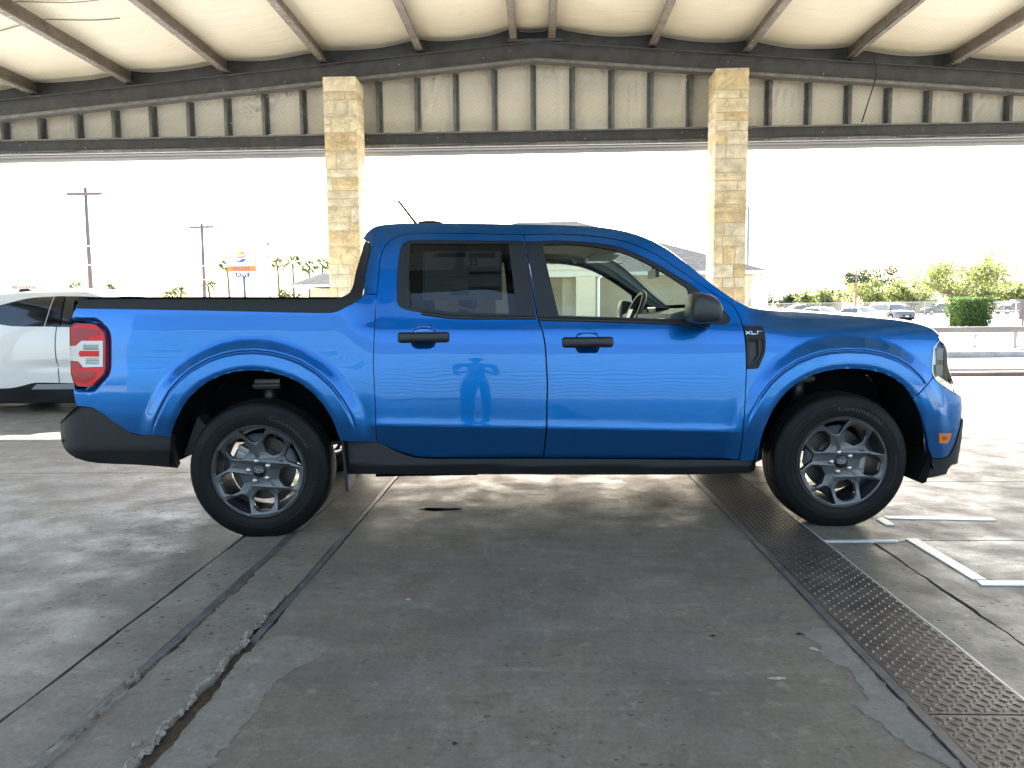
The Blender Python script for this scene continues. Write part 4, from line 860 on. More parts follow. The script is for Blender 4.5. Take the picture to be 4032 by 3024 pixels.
# headlamps
hl = panel('headlamp', T['headlamp'], mat('lamp housing', (.02, .021, .024), .25), truck, h=.018, off=.03, skirt=.03)
for i, s in enumerate((1, -1)):
    H_ = np.array(T['headlamp']); pt = lambda k: tuple(H_[k])
    panel('lamp_cover', T['headlamp'], G_lens, hl[i], (s,), h=.02, off=-.004, skirt=.0)
    bz = [(x+.006, z) for x, z in T['headlamp'][1:4]]
    panel('sky_glint_strip', [(2.049, .955), (2.043, .90), (2.043, .86), (2.060, .86), (2.063, .90), (2.074, .972)], mat('sky glint white', (.80, .84, .88), .25, coat=.5), hl[i], (s,), h=.014, off=.018, skirt=.008)  # daytime strip; its bluish white stands for sky reflected in the lens
    for k, (za, zb_) in enumerate(((.88, .95), (.795, .86))):
        mb = MB(); mb.box(2.062, 2.102, s*ypos(2.06, .9, .02)-.006, s*ypos(2.06, .9, .02)+.006, za, zb_)
        mb.build('lamp_module', mat('lamp module', (.09, .09, .10), .2, .8), hl[i], bevel=.004)
    panel('light_blade', [(2.055, .785), (2.11, .748), (2.175, .712), (2.165, .735), (2.115, .775), (2.07, .80)], mat('chrome'), hl[i], (s,), h=.014, off=.016, skirt=.006)
    panel('lamp_rim', T['headlamp'], mat('lamp rim', (.5, .5, .52), .2, .9), hl[i], (s,), holes=[off_poly(T['headlamp'], .006)], h=.016, off=-.001, skirt=.02)

# ------------------------------------------------ surfaces that run across the truck
def across(name, edge, m, crown=0., bulge=0., nv=22, inset_edge=0., off=0., parent=truck, thick=0.):
    """edge: list of (x,z[,y]) on the near side, mirrored across; crown and bulge per point or constant"""
    k = len(edge); cr = crown if isinstance(crown, (list, tuple)) else [crown]*k; bu = bulge if isinstance(bulge, (list, tuple)) else [bulge]*k
    V = []; F = []
    for i, e in enumerate(edge):
        x, z = e[0], e[1]; yn = e[2] if len(e) > 2 else -.92+float(inset(x, z, False))
        yn += inset_edge
        for j in range(nv+1):
            v = -1+2*j/nv; w_ = 1-abs(v)**2.2; V.append((x+bu[i]*w_, yn*-v, z+cr[i]*w_+off))
    for i in range(k-1):
        for j in range(nv): a = i*(nv+1)+j; F.append((a, a+1, a+nv+2, a+nv+1))
    mb = MB().add(V, F); return mb.build(name, m, parent, smooth=True)
roof_edge = [tuple(p) for p in resample(RS[:11], .05, False)]
kk = len(roof_edge); ramp = [max(0, (i/(kk-1)-.75)/.25)**1.5*.11 for i in range(kk)]
across('roof', roof_edge, M_paint, crown=.030, bulge=ramp)
across('headliner', [(x, z, -.92+.36) for x, z in roof_edge], M_head, crown=.02, bulge=ramp, off=-.055)
ws = [tuple(p) for p in resample(RS[10:16], .05, False)]; kk = len(ws)
across('windshield', ws, G_clear, crown=[.030*(1-i/(kk-1)) for i in range(kk)], bulge=.11)
cw = [(ws[-1][0], ws[-1][1]), (1.03, 1.165), (1.10, 1.140)]
across('cowl', cw, M_plas, crown=0, bulge=[.11, .10, .08])
hood_edge = [tuple(p) for p in resample(T['fender'][1:11], .05, False)]; kk = len(hood_edge)
hood = across('hood', hood_edge, M_paint, crown=.024, bulge=[.06+.19*max(0, (i/(kk-1)-.6)/.4)**1.3 for i in range(kk)], nv=30)
hp = MB()
for s in (-1, 1):
    P = [(x+.05, s*.40, z+.024*.82+.001) for x, z in hood_edge[2:-3]]
    for i in range(len(P)-1): pass
nose = [hood_edge[-1], (2.103, .976), (2.119, .935), (2.126, .854), (2.157, .771), (2.19, .70)]
across('grille', nose, M_gloss, bulge=[.25, .24, .24, .23, .20, .17], inset_edge=.02)
mb = MB()
for z in (.93, .87, .80):
    mb.tube([(2.11+.245*(1-abs(v)**2.2)-(.94-z)*-.1, v*.62, z) for v in np.linspace(-1, 1, 21)], .014, 6)
mb.build('grille_bar', mat('grille bar', (.10, .10, .105), .3, .6), truck, True)
fbe = [(2.19, .70), (2.238, .673), (2.246, .57), (2.218, .482), (2.19, .399), (2.167, .366)]
across('bumper_face', fbe, M_paint, bulge=.13, inset_edge=.0)
across('valance_face', [(2.25, .50), (2.26, .40), (2.25, .32), (2.16, .262)], M_plas, bulge=.12)
tge = [(-2.468, 1.245), (-2.474, 1.15), (-2.474, 1.0), (-2.468, .85), (-2.462, .70)]
tg = across('tailgate', tge, M_paint, bulge=-.035)
mb = MB(); mb.box(-2.525, -2.50, -.12, .12, 1.14, 1.19); mb.build('tailgate_handle', M_plas, tg, bevel=.006)
rbe = [(-2.461, .70), (-2.506, .666), (-2.561, .629), (-2.593, .609), (-2.625, .55), (-2.623, .509), (-2.604, .483), (-2.56, .441), (-2.511, .418), (-2.40, .40)]
across('bumper_step', rbe, M_plas, bulge=-.05)
# cargo bed and rail caps, back of the cab
rail_top = [(-2.42, 1.252), (-2.2, 1.258), (-1.6, 1.250), (-1.0, 1.24)]
for s in (1, -1):
    mb = MB(); V = []
    for x, z in ((-2.44, 1.262), (-1.7, 1.256), (-.985, 1.248)):
        V += [(x, s*(-.92+.085), z), (x, s*(-.92+.16), z), (x, s*(-.92+.16), .95)]
    mb.add(V, [(0, 1, 4, 3), (1, 2, 5, 4), (3, 4, 7, 6), (4, 5, 8, 7)]); mb.build('bed_inner_wall', M_plas, truck)
mb = MB(); mb.box(-2.44, -.95, -.76, .76, .94, .96); mb.box(-2.45, -2.43, -.76, .76, .96, 1.24); mb.build('bed_floor', M_plas, truck)
mb = MB(); mb.box(-2.47, -2.41, -.80, .80, 1.235, 1.258); mb.build('tailgate_cap', M_plas, truck, bevel=.006)
mb = MB(); mb.box(-.97, -.935, -.80, .80, .45, 1.255); mb.build('cab_back', M_paint, truck)
across('rear_window', [(-.985, 1.56, -.92+.25), (-.95, 1.40, -.92+.21), (-.935, 1.255, -.92+.17)], G_tint, bulge=-.03)
# antenna and satellite fin on the roof
(ax, az), (bx, bz) = T['ant']
mb = MB(); mb.tube([(ax, -.25, az-.03), (bx, -.25, bz)], .0085, 8, r1=.0070); mb.lathe([(.016, 0), (.014, .016), (.007, .03)], 12, axis='z', cen=(ax, -.25, az-.012)); mb.build('antenna', M_trim, truck, True)
fp = T['fin']; mb = MB(); zb_ = fp[0][1]-.03
sec = [(-.745, .004, .012), (-.735, .020, .036), (-.70, .030, .040), (-.65, .030, .040), (-.61, .024, .032), (-.585, .012, .018), (-.575, .004, .004)]
V = []; F = []
for x, hw, h in sec:
    for t in np.linspace(0, math.pi, 9): V.append((x, -.22-hw*math.cos(t), 1.675+(h)*math.sin(t)**.6))
for i in range(len(sec)-1):
    for j in range(8): F.append((i*9+j, i*9+j+1, (i+1)*9+j+1, (i+1)*9+j))
mb.add(V, F); mb.build('roof_fin', M_trim, truck, True)
# door handles: blue bowl is in the door skin, black bar over it
def puff(name, pts, levels, m, parent, s, cen=None, h=.012, sub=True):
    P = resample(pts, h, True, 20); c = P.mean(0) if cen is None else np.array(cen); V = []; F = []; n = len(P)
    for sc_, off in levels:
        for p in P:
            a = c+(p-c)*(np.array(sc_) if not np.isscalar(sc_) else sc_); V.append((a[0], s*off, a[1]))
    for i in range(len(levels)-1):
        for j in range(n): F.append((i*n+j, i*n+(j+1) % n, (i+1)*n+(j+1) % n, (i+1)*n+j))
    F.append(tuple(range(n))); F.append(tuple((len(levels)-1)*n+j for j in range(n)))
    mb = MB().add(V, F); return mb.build(name, m, parent, auto=45)
for (hx, hz), drs in zip(HANDLES, (rd, fd)):
    for i, s in enumerate((1, -1)):
        yb = ypos(hx, hz)-.0225
        L_, H_ = .133, .027; pts = [(hx-L_, hz-H_*.7), (hx-L_+.01, hz-H_), (hx+L_-.01, hz-H_), (hx+L_, hz-H_*.7), (hx+L_, hz+H_*.7), (hx+L_-.01, hz+H_), (hx-L_+.01, hz+H_), (hx-L_, hz+H_*.7)]
        puff('handle', pts, [((.96, .9), yb+.018), ((1, 1), yb+.006), ((1, 1), yb-.012), ((.985, .93), yb-.021), ((.95, .75), yb-.026), ((.5, .3), yb-.028)], mat('handle black', (.012, .0125, .014), .36), drs[i], s)
        cz = hz+.034; cp = [(hx-.056, cz-.022), (hx+.056, cz-.022), (hx+.056, cz), (hx+.044, cz+.013), (hx-.044, cz+.013), (hx-.056, cz)]
        puff('bowl_shade_cap', cp, [((1, 1), yb+.024), ((1, 1), yb+.012), ((.97, .93), yb+.004), ((.88, .75), yb-.001), ((.4, .3), yb-.002)], M_paint, drs[i], s)  # added blue cap standing for the shading at the bowl's top
        cap = [(hx+.058*math.cos(t)*1, hz+.048*(abs(math.sin(t))**.6)*(1 if math.sin(t) > 0 else -1)) for t in np.linspace(0, 6.283, 25)[:-1]]
# mirrors
for i, s in enumerate((1, -1)):
    mp = T['mirror']; y0 = -.92
    mr = puff('mirror', mp, [(.80, y0-.015), (.93, y0-.03), (1.0, y0-.07), (1.0, y0-.12), (.965, y0-.16), (.88, y0-.188), (.72, y0-.203), (.4, y0-.21)], mat('mirror shell', (.03, .031, .033), .42), fd[i], s, h=.02)
    mb = MB(); mb.tube([(.80, s*(y0+.03), 1.10), (.78, s*(y0-.05), 1.115)], .035, 10); mb.build('mirror_foot', M_plas, fd[i], True)
    mb = MB(); mb.box(.800, .826, s*(y0-.13)-.05, s*(y0-.13)+.05, 1.12, 1.16); mb.build('mirror_lamp', mat('mirror lamp', (.10, .11, .13), .12, coat=.6), fd[i], bevel=.008)
# wheel housings: dark liners under the arches
for A, x0 in ((ARCHES[0], -1.533), (ARCHES[1], 1.5365)):
    P = resample(A, .05, False)
    if x0 > 0: P = np.concatenate([P, [[2.03, .30]]]); P = np.concatenate([[[1.075, .31]], P])
    else: P = np.concatenate([[[-1.985, .38]], P, [[-1.08, .34]]])
    for s in (1, -1):
        V = []; F = []
        for x, z in P:
            ya = -.92+.012; c = np.array([x0, .37]); d = np.array([x, z])-c; d = d/np.hypot(*d); q = np.array([x, z])+d*.006; q2 = np.array([x, z])+d*.03
            V += [(q[0], s*ya, q[1]), (q2[0], s*(ya+.05), q2[1]), (q2[0], s*(-.50), q2[1])]
        n = len(P)
        for i in range(n-1):
            for j in range(2): F.append((i*3+j, i*3+j+1, (i+1)*3+j+1, (i+1)*3+j))
        b = len(V); c = [i for i in range(n) if P[i][1] > .50]
        for i in c: V.append((P[i][0], s*(-.50), P[i][1]+.03))
        for i in (c[-1], c[0]): V.append((P[i][0], s*(-.50), .52))
        F.append(tuple(range(b, len(V))))
        MB().add(V, F).build('wheel_liner', M_under, truck)
        # strut and spring
        mb = MB(); xs_ = x0-.02 if x0 < 0 else x0-.12
        mb.tube([(xs_, s*-.62, .40), (xs_, s*-.60, .66)], .024, 10); mb.tube([(xs_, s*-.60, .62), (xs_, s*-.59, .80)], .038, 10)
        mb.build('damper', mat('damper', (.05, .05, .055), .4, .4), truck, True)
        mb = MB(); mb.box(xs_-.07, xs_+.07, s*-.60-.04, s*-.60+.04, .755, .81); mb.tube([(xs_-.075, s*-.65, .775), (xs_+.075, s*-.65, .775)], .014, 8)
        mb.build('damper_mount', mat('cast alloy', (.14, .135, .125), .5, .5), truck, bevel=.006)
# flaps hanging ahead of and behind the tyres
for s in (1, -1):
    mb = MB(); mb.prism([(2.035, .36), (2.02, .40), (1.955, .245), (1.985, .225), (2.005, .232)], lambda a, b: (a, s*-.66, b), lambda a, b: (a, s*-.90, b)); mb.build('air_flap', M_under, truck, bevel=.003)
    mb = MB(); mb.prism([(-1.102, .50), (-1.092, .50), (-1.070, .245), (-1.079, .232), (-1.086, .24)], lambda a, b: (a, s*-.70, b), lambda a, b: (a, s*-.915, b)); mb.build('mud_flap', M_plas, truck, bevel=.002)
    mb = MB(); mb.prism([(-1.985, .41), (-1.90, .62), (-1.82, .52), (-1.80, .44)], lambda a, b: (a, s*-.60, b), lambda a, b: (a, s*-.74, b)); mb.build('liner_flap', mat('liner flap', (.045, .046, .048), .6), truck)
mb = MB(); mb.box(-1.05, 1.05, -.80, .80, .335, .42); mb.box(-.95, -.40, -.78, -.30, .285, .35); mb.box(.35, .98, -.78, -.20, .305, .35); mb.box(-1.9, 1.9, -.28, .28, .40, .55); mb.box(1.02, 2.1, -.5, .5, .36, .60); mb.box(-2.4, -1.9, -.6, .6, .45, .74); mb.box(-1.9, -1.05, -.45, .45, .50, .74)
mb.build('underbody', M_under, truck)
mb = MB(); mb.tube([(-1.533, -.7, .352), (-1.533, .7, .352)], .045, 10); mb.tube([(1.5365, -.7, .352), (1.5365, .7, .352)], .03, 10); mb.build('axle', M_under, truck)
# ------------------------------------------------ cabin
st = MB(); Mx = Matrix.Translation((.66, .38, 1.12)) @ Matrix.Rotation(R_(24), 4, 'Y')
st.lathe([(.185+.017*math.cos(t), .017*math.sin(t)) for t in np.linspace(0, 2*math.pi, 11)], 40, axis='x'); st.v = [tuple(Mx @ Vector(q)) for q in st.v]
b = MB(); b.box(-.03, .03, -.07, .07, -.06, .05); b.box(-.012, .012, -.18, .18, -.018, .018); b.box(-.012, .012, -.02, .02, -.18, 0); st.add([tuple(Mx @ Vector(q)) for q in b.v], b.f)
st.build('steering_wheel', mat('wheel leather', (.05, .052, .056), .4), truck, auto=50)
mb = MB(); mb.prism([(.62, 1.02), (.66, 1.145), (.80, 1.178), (.96, 1.176), (1.06, 1.14), (1.06, .80), (.70, .80)], lambda a, b: (a, .74, b), lambda a, b: (a, -.74, b)); mb.build('dashboard', mat('dash top', (.10, .12, .13), .6), truck, bevel=.012)
mb = MB(); mb.box(.70, .79, -.16, .10, 1.10, 1.187); mb.build('centre_screen', M_gloss, truck, bevel=.006)
mb = MB(); mb.box(.635, .66, -.70, -.45, 1.06, 1.12); mb.box(.635, .66, -.38, -.20, 1.04, 1.12); mb.build('air_vent', M_trim, truck, bevel=.006)
mb = MB(); mb.tube([(.73, 0, 1.47), (.715, 0, 1.42)], .008, 8); mb.box(.71, .735, -.11, .11, 1.372, 1.425); mb.build('inside_mirror', M_trim, truck, bevel=.008)
mb = MB(); mb.prism([(.290, 1.498), (.335, 1.535), (.49, 1.512), (.47, 1.49), (.43, 1.475), (.303, 1.476)], lambda a, b: (a, .10, b), lambda a, b: (a, -.10, b)); mb.build('overhead_console', mat('console beige', (.36, .36, .33), .6), truck, bevel=.008)
M_seat = mat('seat cloth', (.075, .08, .085), .85, bump=.3, bscale=200)
for y in (-.38, .38):
    sp = [(-.36, .62), (-.30, .58), (-.24, .62), (-.36, 1.0), (-.42, 1.17), (-.50, 1.19), (-.52, 1.12)]
    mb = MB(); mb.prism(sp, lambda a, b: (a, y+.24, b), lambda a, b: (a, y-.24, b)); s1 = mb.build('seat', M_seat, truck, bevel=.03)
    mb = MB(); mb.prism([(-.50, 1.20), (-.42, 1.19), (-.40, 1.33), (-.44, 1.37), (-.50, 1.36)], lambda a, b: (a, y+.13, b), lambda a, b: (a, y-.13, b)); mb.build('headrest', M_seat, s1, bevel=.02)
    mb = MB(); mb.box(-.35, .15, y-.24, y+.24, .52, .64); mb.build('cushion', M_seat, s1, bevel=.03)
mb = MB(); mb.prism([(-.80, .6), (-.70, .6), (-.80, 1.16), (-.90, 1.16)], lambda a, b: (a, .66, b), lambda a, b: (a, -.66, b)); mb.build('rear_seat', M_seat, truck, bevel=.02)
for i, s in enumerate((1, -1)):
    mb = MB(); mb.tube([(.02, s*-.66, 1.52), (.06, s*-.65, 1.565), (.26, s*-.64, 1.55), (.30, s*-.64, 1.51)], .012, 6); mb.build('grab_handle', M_head, truck, True)
# price sheet behind the rear side window
sq = np.array(T['sticker']); x0, x1, z0, z1 = sq[:, 0].min(), sq[:, 0].max(), sq[:, 1].min(), sq[:, 1].max()
ys_ = lambda x, z, o=0: -.92+float(inset(x, z, False))+.022+o
def onstick(name, pts, m, par, o): 
    P = [(x0+(x1-x0)*a, z0+(z1-z0)*b_) for a, b_ in pts]; return mesh_obj(name, [(x, ys_(x, z, o), z) for x, z in P], [tuple(range(len(P)))], m, par)
V = []; F = []
for i in range(9):
    for j in range(9):
        x = x0+(x1-x0)*i/8; z = z0+(z1-z0)*j/8; V.append((x, ys_(x, z), z))
for i in range(8):
    for j in range(8): a = i*9+j; F.append((a, a+9, a+10, a+1))
stk = mesh_obj('price_sheet', V, F, mat('sheet paper', (.34, .345, .33), .7), rd[0])
MBK = mat('print ink', (.05, .06, .10), .7); MGY = mat('print grey', (.24, .25, .27), .7)
bl = MB(); gl = MB(); r = random.Random(2)
def blk(mb, a0, a1, b0, b1):
    P = [(x0+(x1-x0)*a, z0+(z1-z0)*b_) for a, b_ in ((a0, b0), (a1, b0), (a1, b1), (a0, b1))]; mb.add([(x, ys_(x, z, -.002), z) for x, z in P], [(0, 1, 2, 3)])
for a in ((.13, .55, .88, .97), (.58, .92, .86, .96), (.58, .98, .52, .58), (.58, .98, .20, .27), (.36, .58, .10, .20), (.58, .585, .2, .96), (.02, .98, .478, .484), (.02, .024, .05, .97), (.97, .974, .05, .97)): blk(bl, *a)
for c0, c1 in ((.05, .18), (.22, .36), (.40, .54)):
    for k in range(12): blk(gl, c0, c1-r.uniform(0, .05), .56+k*.024, .566+k*.024)
for k in range(10): blk(gl, .60, .95-r.uniform(0, .2), .24+k*.026, .247+k*.026)
for k in range(8): blk(gl, .05, .55-r.uniform(0, .3), .22+k*.03, .227+k*.03)
bl.build('print_block', MBK, stk); gl.build('print_lines', MGY, stk)
sx, sz = x0+(x1-x0)*.64, z0+(z1-z0)*.77
text_obj('sheet_number', '25', .05, MBK, stk, lambda a, b_, c_: (sx+a, ys_(sx+a, sz+b_, -.003), sz+b_), extrude=0, bold=.001)
text_obj('sheet_price', '$2,000', .02, MBK, stk, lambda a, b_, c_: (sx+.01+a, ys_(sx+a, sz-.07+b_, -.003), sz-.065+b_), extrude=0)
# ------------------------------------------------ wheels
def make_wheel(name, txt_ang, srot):
    wroot = empty(name, parent=truck)
    prof = [(0.2300, .024), (0.2360, .014), (0.2440, .007), (0.2500, .0065), (0.2520, .004), (0.2620, .002), (0.2790, .000), (0.2800, .0018), (0.3030, .0015), (0.3040, .0), (0.3190, .004), (0.3200, .0065), (0.3405, .012), (0.3505, .018), (0.3585, .027), (0.3635, .042), (0.3655, .056), (0.3655, .066), (0.3585, .067), (0.3585, .073), (0.3665, .074), (0.3670, .106), (0.3595, .107), (0.3595, .116), (0.3670, .117), (0.3665, .150), (0.3585, .151), (0.3585, .157), (0.3655, .158), (0.3635, .186), (0.3585, .199), (0.3465, .21), (0.3190, .221), (0.2830, .226), (0.2440, .219), (0.2300, .205)]
    mb = MB(); mb.lathe(prof, 160); mb.v = [(a, b_, max(c_, -.3528)) for a, b_, c_ in mb.v]; tyre = mb.build('tyre', M_rub, wroot, auto=40)
    # shoulder sipes
    mb = MB(); ns = 64
    for k in range(ns):
        t0 = 2*math.pi*k/ns; V = []
        for r_, y in [(float(np.interp(q, [a[1] for a in prof[12:18]], [a[0] for a in prof[12:18]])), q) for q in (.0125, .018, .027, .042, .056)]:
            for dt in (-.0062, .0062): V.append(((r_+.0003)*math.cos(t0+dt+(y-.02)*1.5), y-.0006, max(-.3529, (r_+.0003)*math.sin(t0+dt+(y-.02)*1.5))))
        mb.add(V, [(2*i, 2*i+1, 2*i+3, 2*i+2) for i in range(4)])
    mb.build('sipe', mat('sipe shade', (.003, .003, .003), .9), wroot)
    v, f = text_geo('Continental', .046, .0, bold=.0008, spacing=1.05); vx = np.array(v); wid = vx[:, 0].max()-vx[:, 0].min()
    def bend(a, b_, c_): t = R_(txt_ang)-a/.288*(.262/wid); r_ = .287+b_*.72; return (r_*math.cos(t), -.0008, r_*math.sin(t))
    mesh_obj('tyre_lettering', [bend(*p) for p in v], f, mat('raised lettering', (.015, .0155, .0165), .42), wroot)
    v, f = text_geo('CROSSCONTACT', .026, .0, spacing=1.1); vx = np.array(v); wid2 = vx[:, 0].max()-vx[:, 0].min()
    def bend2(a, b_, c_): t = R_(txt_ang-82)-a/.288*(.2/wid2); r_ = .287+b_*.72; return (r_*math.cos(t), -.0008, r_*math.sin(t))
    mesh_obj('tyre_lettering', [bend2(*p) for p in v], f, mat('raised lettering'), wroot)
    mb = MB(); mb.lathe([(.246, .010), (.243, .006), (.238, .006), (.233, .010), (.228, .020), (.222, .040), (.214, .080), (.205, .150), (.215, .205), (.235, .212)], 96); rim = mb.build('rim', mat('dark alloy', (.075, .077, .083), .42, .6), wroot, auto=40)
    cu = bpy.data.curves.new('c', 'CURVE'); cu.dimensions = '2D'; cu.fill_mode = 'BOTH'; cu.extrude = .010; cu.bevel_depth = .0055; cu.bevel_resolution = 2; cu.offset = -.0045; cu.resolution_u = 6
    def spline(P):
        sp = cu.splines.new('POLY'); sp.points.add(len(P)-1); sp.use_cyclic_u = True
        for q, (a, b_) in zip(sp.points, P): q.co = (a, b_, 0, 1)
    spline([(.2335*math.cos(t), .2335*math.sin(t)) for t in np.linspace(0, 2*math.pi, 121)[:-1]])
    def rot(P, a): c_, s_ = math.cos(a), math.sin(a); return [(x*c_-y*s_, x*s_+y*c_) for x, y in P]
    rnd_ = lambda P, h=.004: [tuple(q) for q in resample(P, h, True, 70)]
    def fillet(P, r_=.009):
        out = []; n = len(P)
        for i in range(n):
            p, a, b_ = np.array(P[i]), np.array(P[i-1]), np.array(P[(i+1) % n]); da = (a-p)/np.hypot(*(a-p)); db = (b_-p)/np.hypot(*(b_-p))
            s0, s1 = p+da*r_, p+db*r_
            for t in (0, .25, .5, .75, 1): out.append(tuple((1-t)**2*s0+2*t*(1-t)*p+t*t*s1))
        return out
    win = fillet([(.104, -.026), (.104, .026), (.140, .056), (.182, .054), (.209, .030), (.209, -.030), (.182, -.054), (.140, -.056)], .010)
    pok = fillet([(.153, -.016), (.153, .016), (.172, .033), (.217, .073), (.223, .055), (.2265, .0), (.223, -.055), (.217, -.073), (.172, -.033)], .006)
    for k in range(5):
        spline(rot(win, R_(64+72*k))); spline(rot(pok, R_(100+72*k)))
    o = bpy.data.objects.new('c', cu); col.objects.link(o); me = bpy.data.meshes.new_from_object(o.evaluated_get(bpy.context.evaluated_depsgraph_get())); bpy.data.objects.remove(o)
    bm = bmesh.new(); bm.from_mesh(me); bpy.data.meshes.remove(me); bmesh.ops.remove_doubles(bm, verts=bm.verts, dist=1e-5)
    bmesh.ops.triangulate(bm, faces=[f_ for f_ in bm.faces if len(f_.verts) > 4]); 
    for v_ in bm.verts:
        a, b_, c_ = v_.co; r_ = math.hypot(a, b_); fy = .026+.016*max(0, 1-(r_/.21)**2)-.012*max(0, (r_-.19)/.04); a, b_ = rot([(a, b_)], R_(srot))[0]; v_.co = (a, fy-c_, b_)
    bmesh.ops.recalc_face_normals(bm, faces=bm.faces)
    me = bpy.data.meshes.new('spokes'); bm.to_mesh(me); bm.free(); me.materials.append(M_rim); me.polygons.foreach_set('use_smooth', [True]*len(me.polygons)); me.set_sharp_from_angle(angle=R_(28))
    so_ = bpy.data.objects.new('spokes', me); col.objects.link(so_); so_.parent = wroot
    # sloped pocket floors between the fork prongs, groove down each spoke
    for k in range(5):
        mb = MB(); P = rot([(.150, -.018), (.150, .018), (.185, .050), (.193, .030), (.193, -.030), (.185, -.050)], R_(100+srot+72*k)); D_ = [.034, .034, .052, .058, .058, .052]
        mb.add([(a, d, b_) for (a, b_), d in zip(P, D_)], [tuple(range(6))])
        mb.build('pocket_floor', mat('dark alloy', (.075, .077, .083), .42, .6), wroot)
    for k in range(5):
        mb = MB(); P = rot([(.062, -.013), (.062, .013), (.142, .011), (.142, -.011)], R_(100+srot+72*k)); P2 = rot([(.066, -.009), (.066, .009), (.138, .007), (.138, -.007)], R_(100+srot+72*k)); yy = lambda p: .026+.016*max(0, 1-(math.hypot(*p)/.21)**2)-.0156
        mb.add([(a, yy((a, b_))-.0003, b_) for a, b_ in P]+[(a, yy((a, b_))+.0012-.0035, b_) for a, b_ in P2], [(4, 5, 6, 7), (0, 1, 5, 4), (1, 2, 6, 5), (2, 3, 7, 6), (3, 0, 4, 7)]); mb.build('spoke_rib', M_rim, wroot)
    mb = MB(); mb.lathe([(0, .012), (.031, .012), (.034, .0145), (.036, .022), (.036, .05)], 40); cap = mb.build('centre_cap', M_gloss, wroot, auto=40)
    mb = MB(); E1 = [(.024*math.cos(t), .0095*math.sin(t)) for t in np.linspace(0, 2*math.pi, 33)[:-1]]; E2 = [(a*.92, b_*.84) for a, b_ in E1]; n = 32
    mb.add([(a, .0112, b_) for a, b_ in E1]+[(a, .0112, b_) for a, b_ in E2], [(i, (i+1) % n, n+(i+1) % n, n+i) for i in range(n)])
    v, f = text_geo('Ford', .016, 0, shear=.25); mb.add([(a, .0112, b_+.0005) for a, b_, c_ in v], f); mb.build('cap_emblem', mat('emblem silver', (.7, .72, .75), .25, .8), wroot)
    for k in range(5):
        t = R_(106+srot+72*k); mb = MB(); cx, cz = .0545*math.cos(t), .0545*math.sin(t)
        mb.lathe([(.0, .004), (.007, .0045), (.0120, .008), (.0150, .015), (.0160, .022), (.0175, .024), (.0175, .050)], 14, cen=(cx, 0, cz)); mb.build('lug_nut', mat('nut steel', (.55, .53, .52), .25, .85), wroot, auto=60)
    mb = MB(); mb.lathe([(.168, .112), (.168, .100), (.105, .099), (.098, .092), (.070, .085), (.0, .085)], 64); mb.lathe([(.168, .112), (.10, .113), (.0, .113)], 64); mb.build('brake_disc', M_iron, wroot, auto=40)
    return wroot
def caliper(wroot, ang):
    mb = MB(); t = R_(ang); M_ = Matrix.Rotation(-t, 4, 'Y'); 
    mb.box(.085, .165, .075, .130, -.06, .06, M=M_); mb.box(.10, .155, .062, .08, -.035, .035, M=M_); mb.build('caliper', mat('caliper', (.36, .35, .33), .45, .5), wroot, bevel=.008)
front_w = make_wheel('wheel', 71, 0); rear_w = make_wheel('wheel', 51, -4)
far_f = copy_tree(front_w, truck); far_r = copy_tree(rear_w, truck)
for wq, x, s, a, ca in ((front_w, 1.5365, -1, 0, -8), (rear_w, -1.533, -1, 0, 152), (far_f, 1.5365, 1, 0, 190), (far_r, -1.533, 1, 0, 30)):
    wq.location = (x, s*.92, .3525); wq.rotation_euler = (0, R_(-a), 0) if s < 0 else (0, 0, math.pi); caliper(wq, ca)
# ============================================================ CARS BEHIND
M_white = mat('white car paint', (.86, .86, .85), .35, coat=.8); M_cglass = mat('dark car glass', (.012, .014, .018), .05, spec=.8)
M_silver = mat('silver car paint', (.42, .41, .40), .35, .4, coat=.8); M_dred = mat('dark red car paint', (.10, .022, .025), .35, coat=.8); M_beige = mat('beige car paint', (.52, .46, .36), .45, coat=.4)
M_tyre2 = mat('plain tyre', (.02, .02, .021), .8); M_lens2 = mat('car lens', (.7, .7, .72), .15, coat=.5)
def car_wheel(root, x, y, r, side, rim=M_silver):
    mb = MB(); w_ = .21
    mb.lathe([(r*.62, .01), (r*.68, 0), (r*.92, .0), (r*.985, .02), (r, .05), (r, w_-.05), (r*.985, w_-.02), (r*.9, w_), (r*.62, w_)], 32); wl = mb.build('wheel', M_tyre2, root, auto=40, loc=(x, y, r), rot=(0, 0, 0 if side < 0 else math.pi))
    mb = MB(); mb.lathe([(0, .03), (r*.2, .02), (r*.55, .035), (r*.64, .015), (r*.66, .03)], 32)
    for k in range(5):
        t = 2*math.pi*k/5+.3; M_ = Matrix.Rotation(t, 4, 'Y'); mb.box(r*.12, r*.60, .008, .03, -r*.07, r*.07, M=M_)
    mb.build('rim', rim, wl, auto=30)
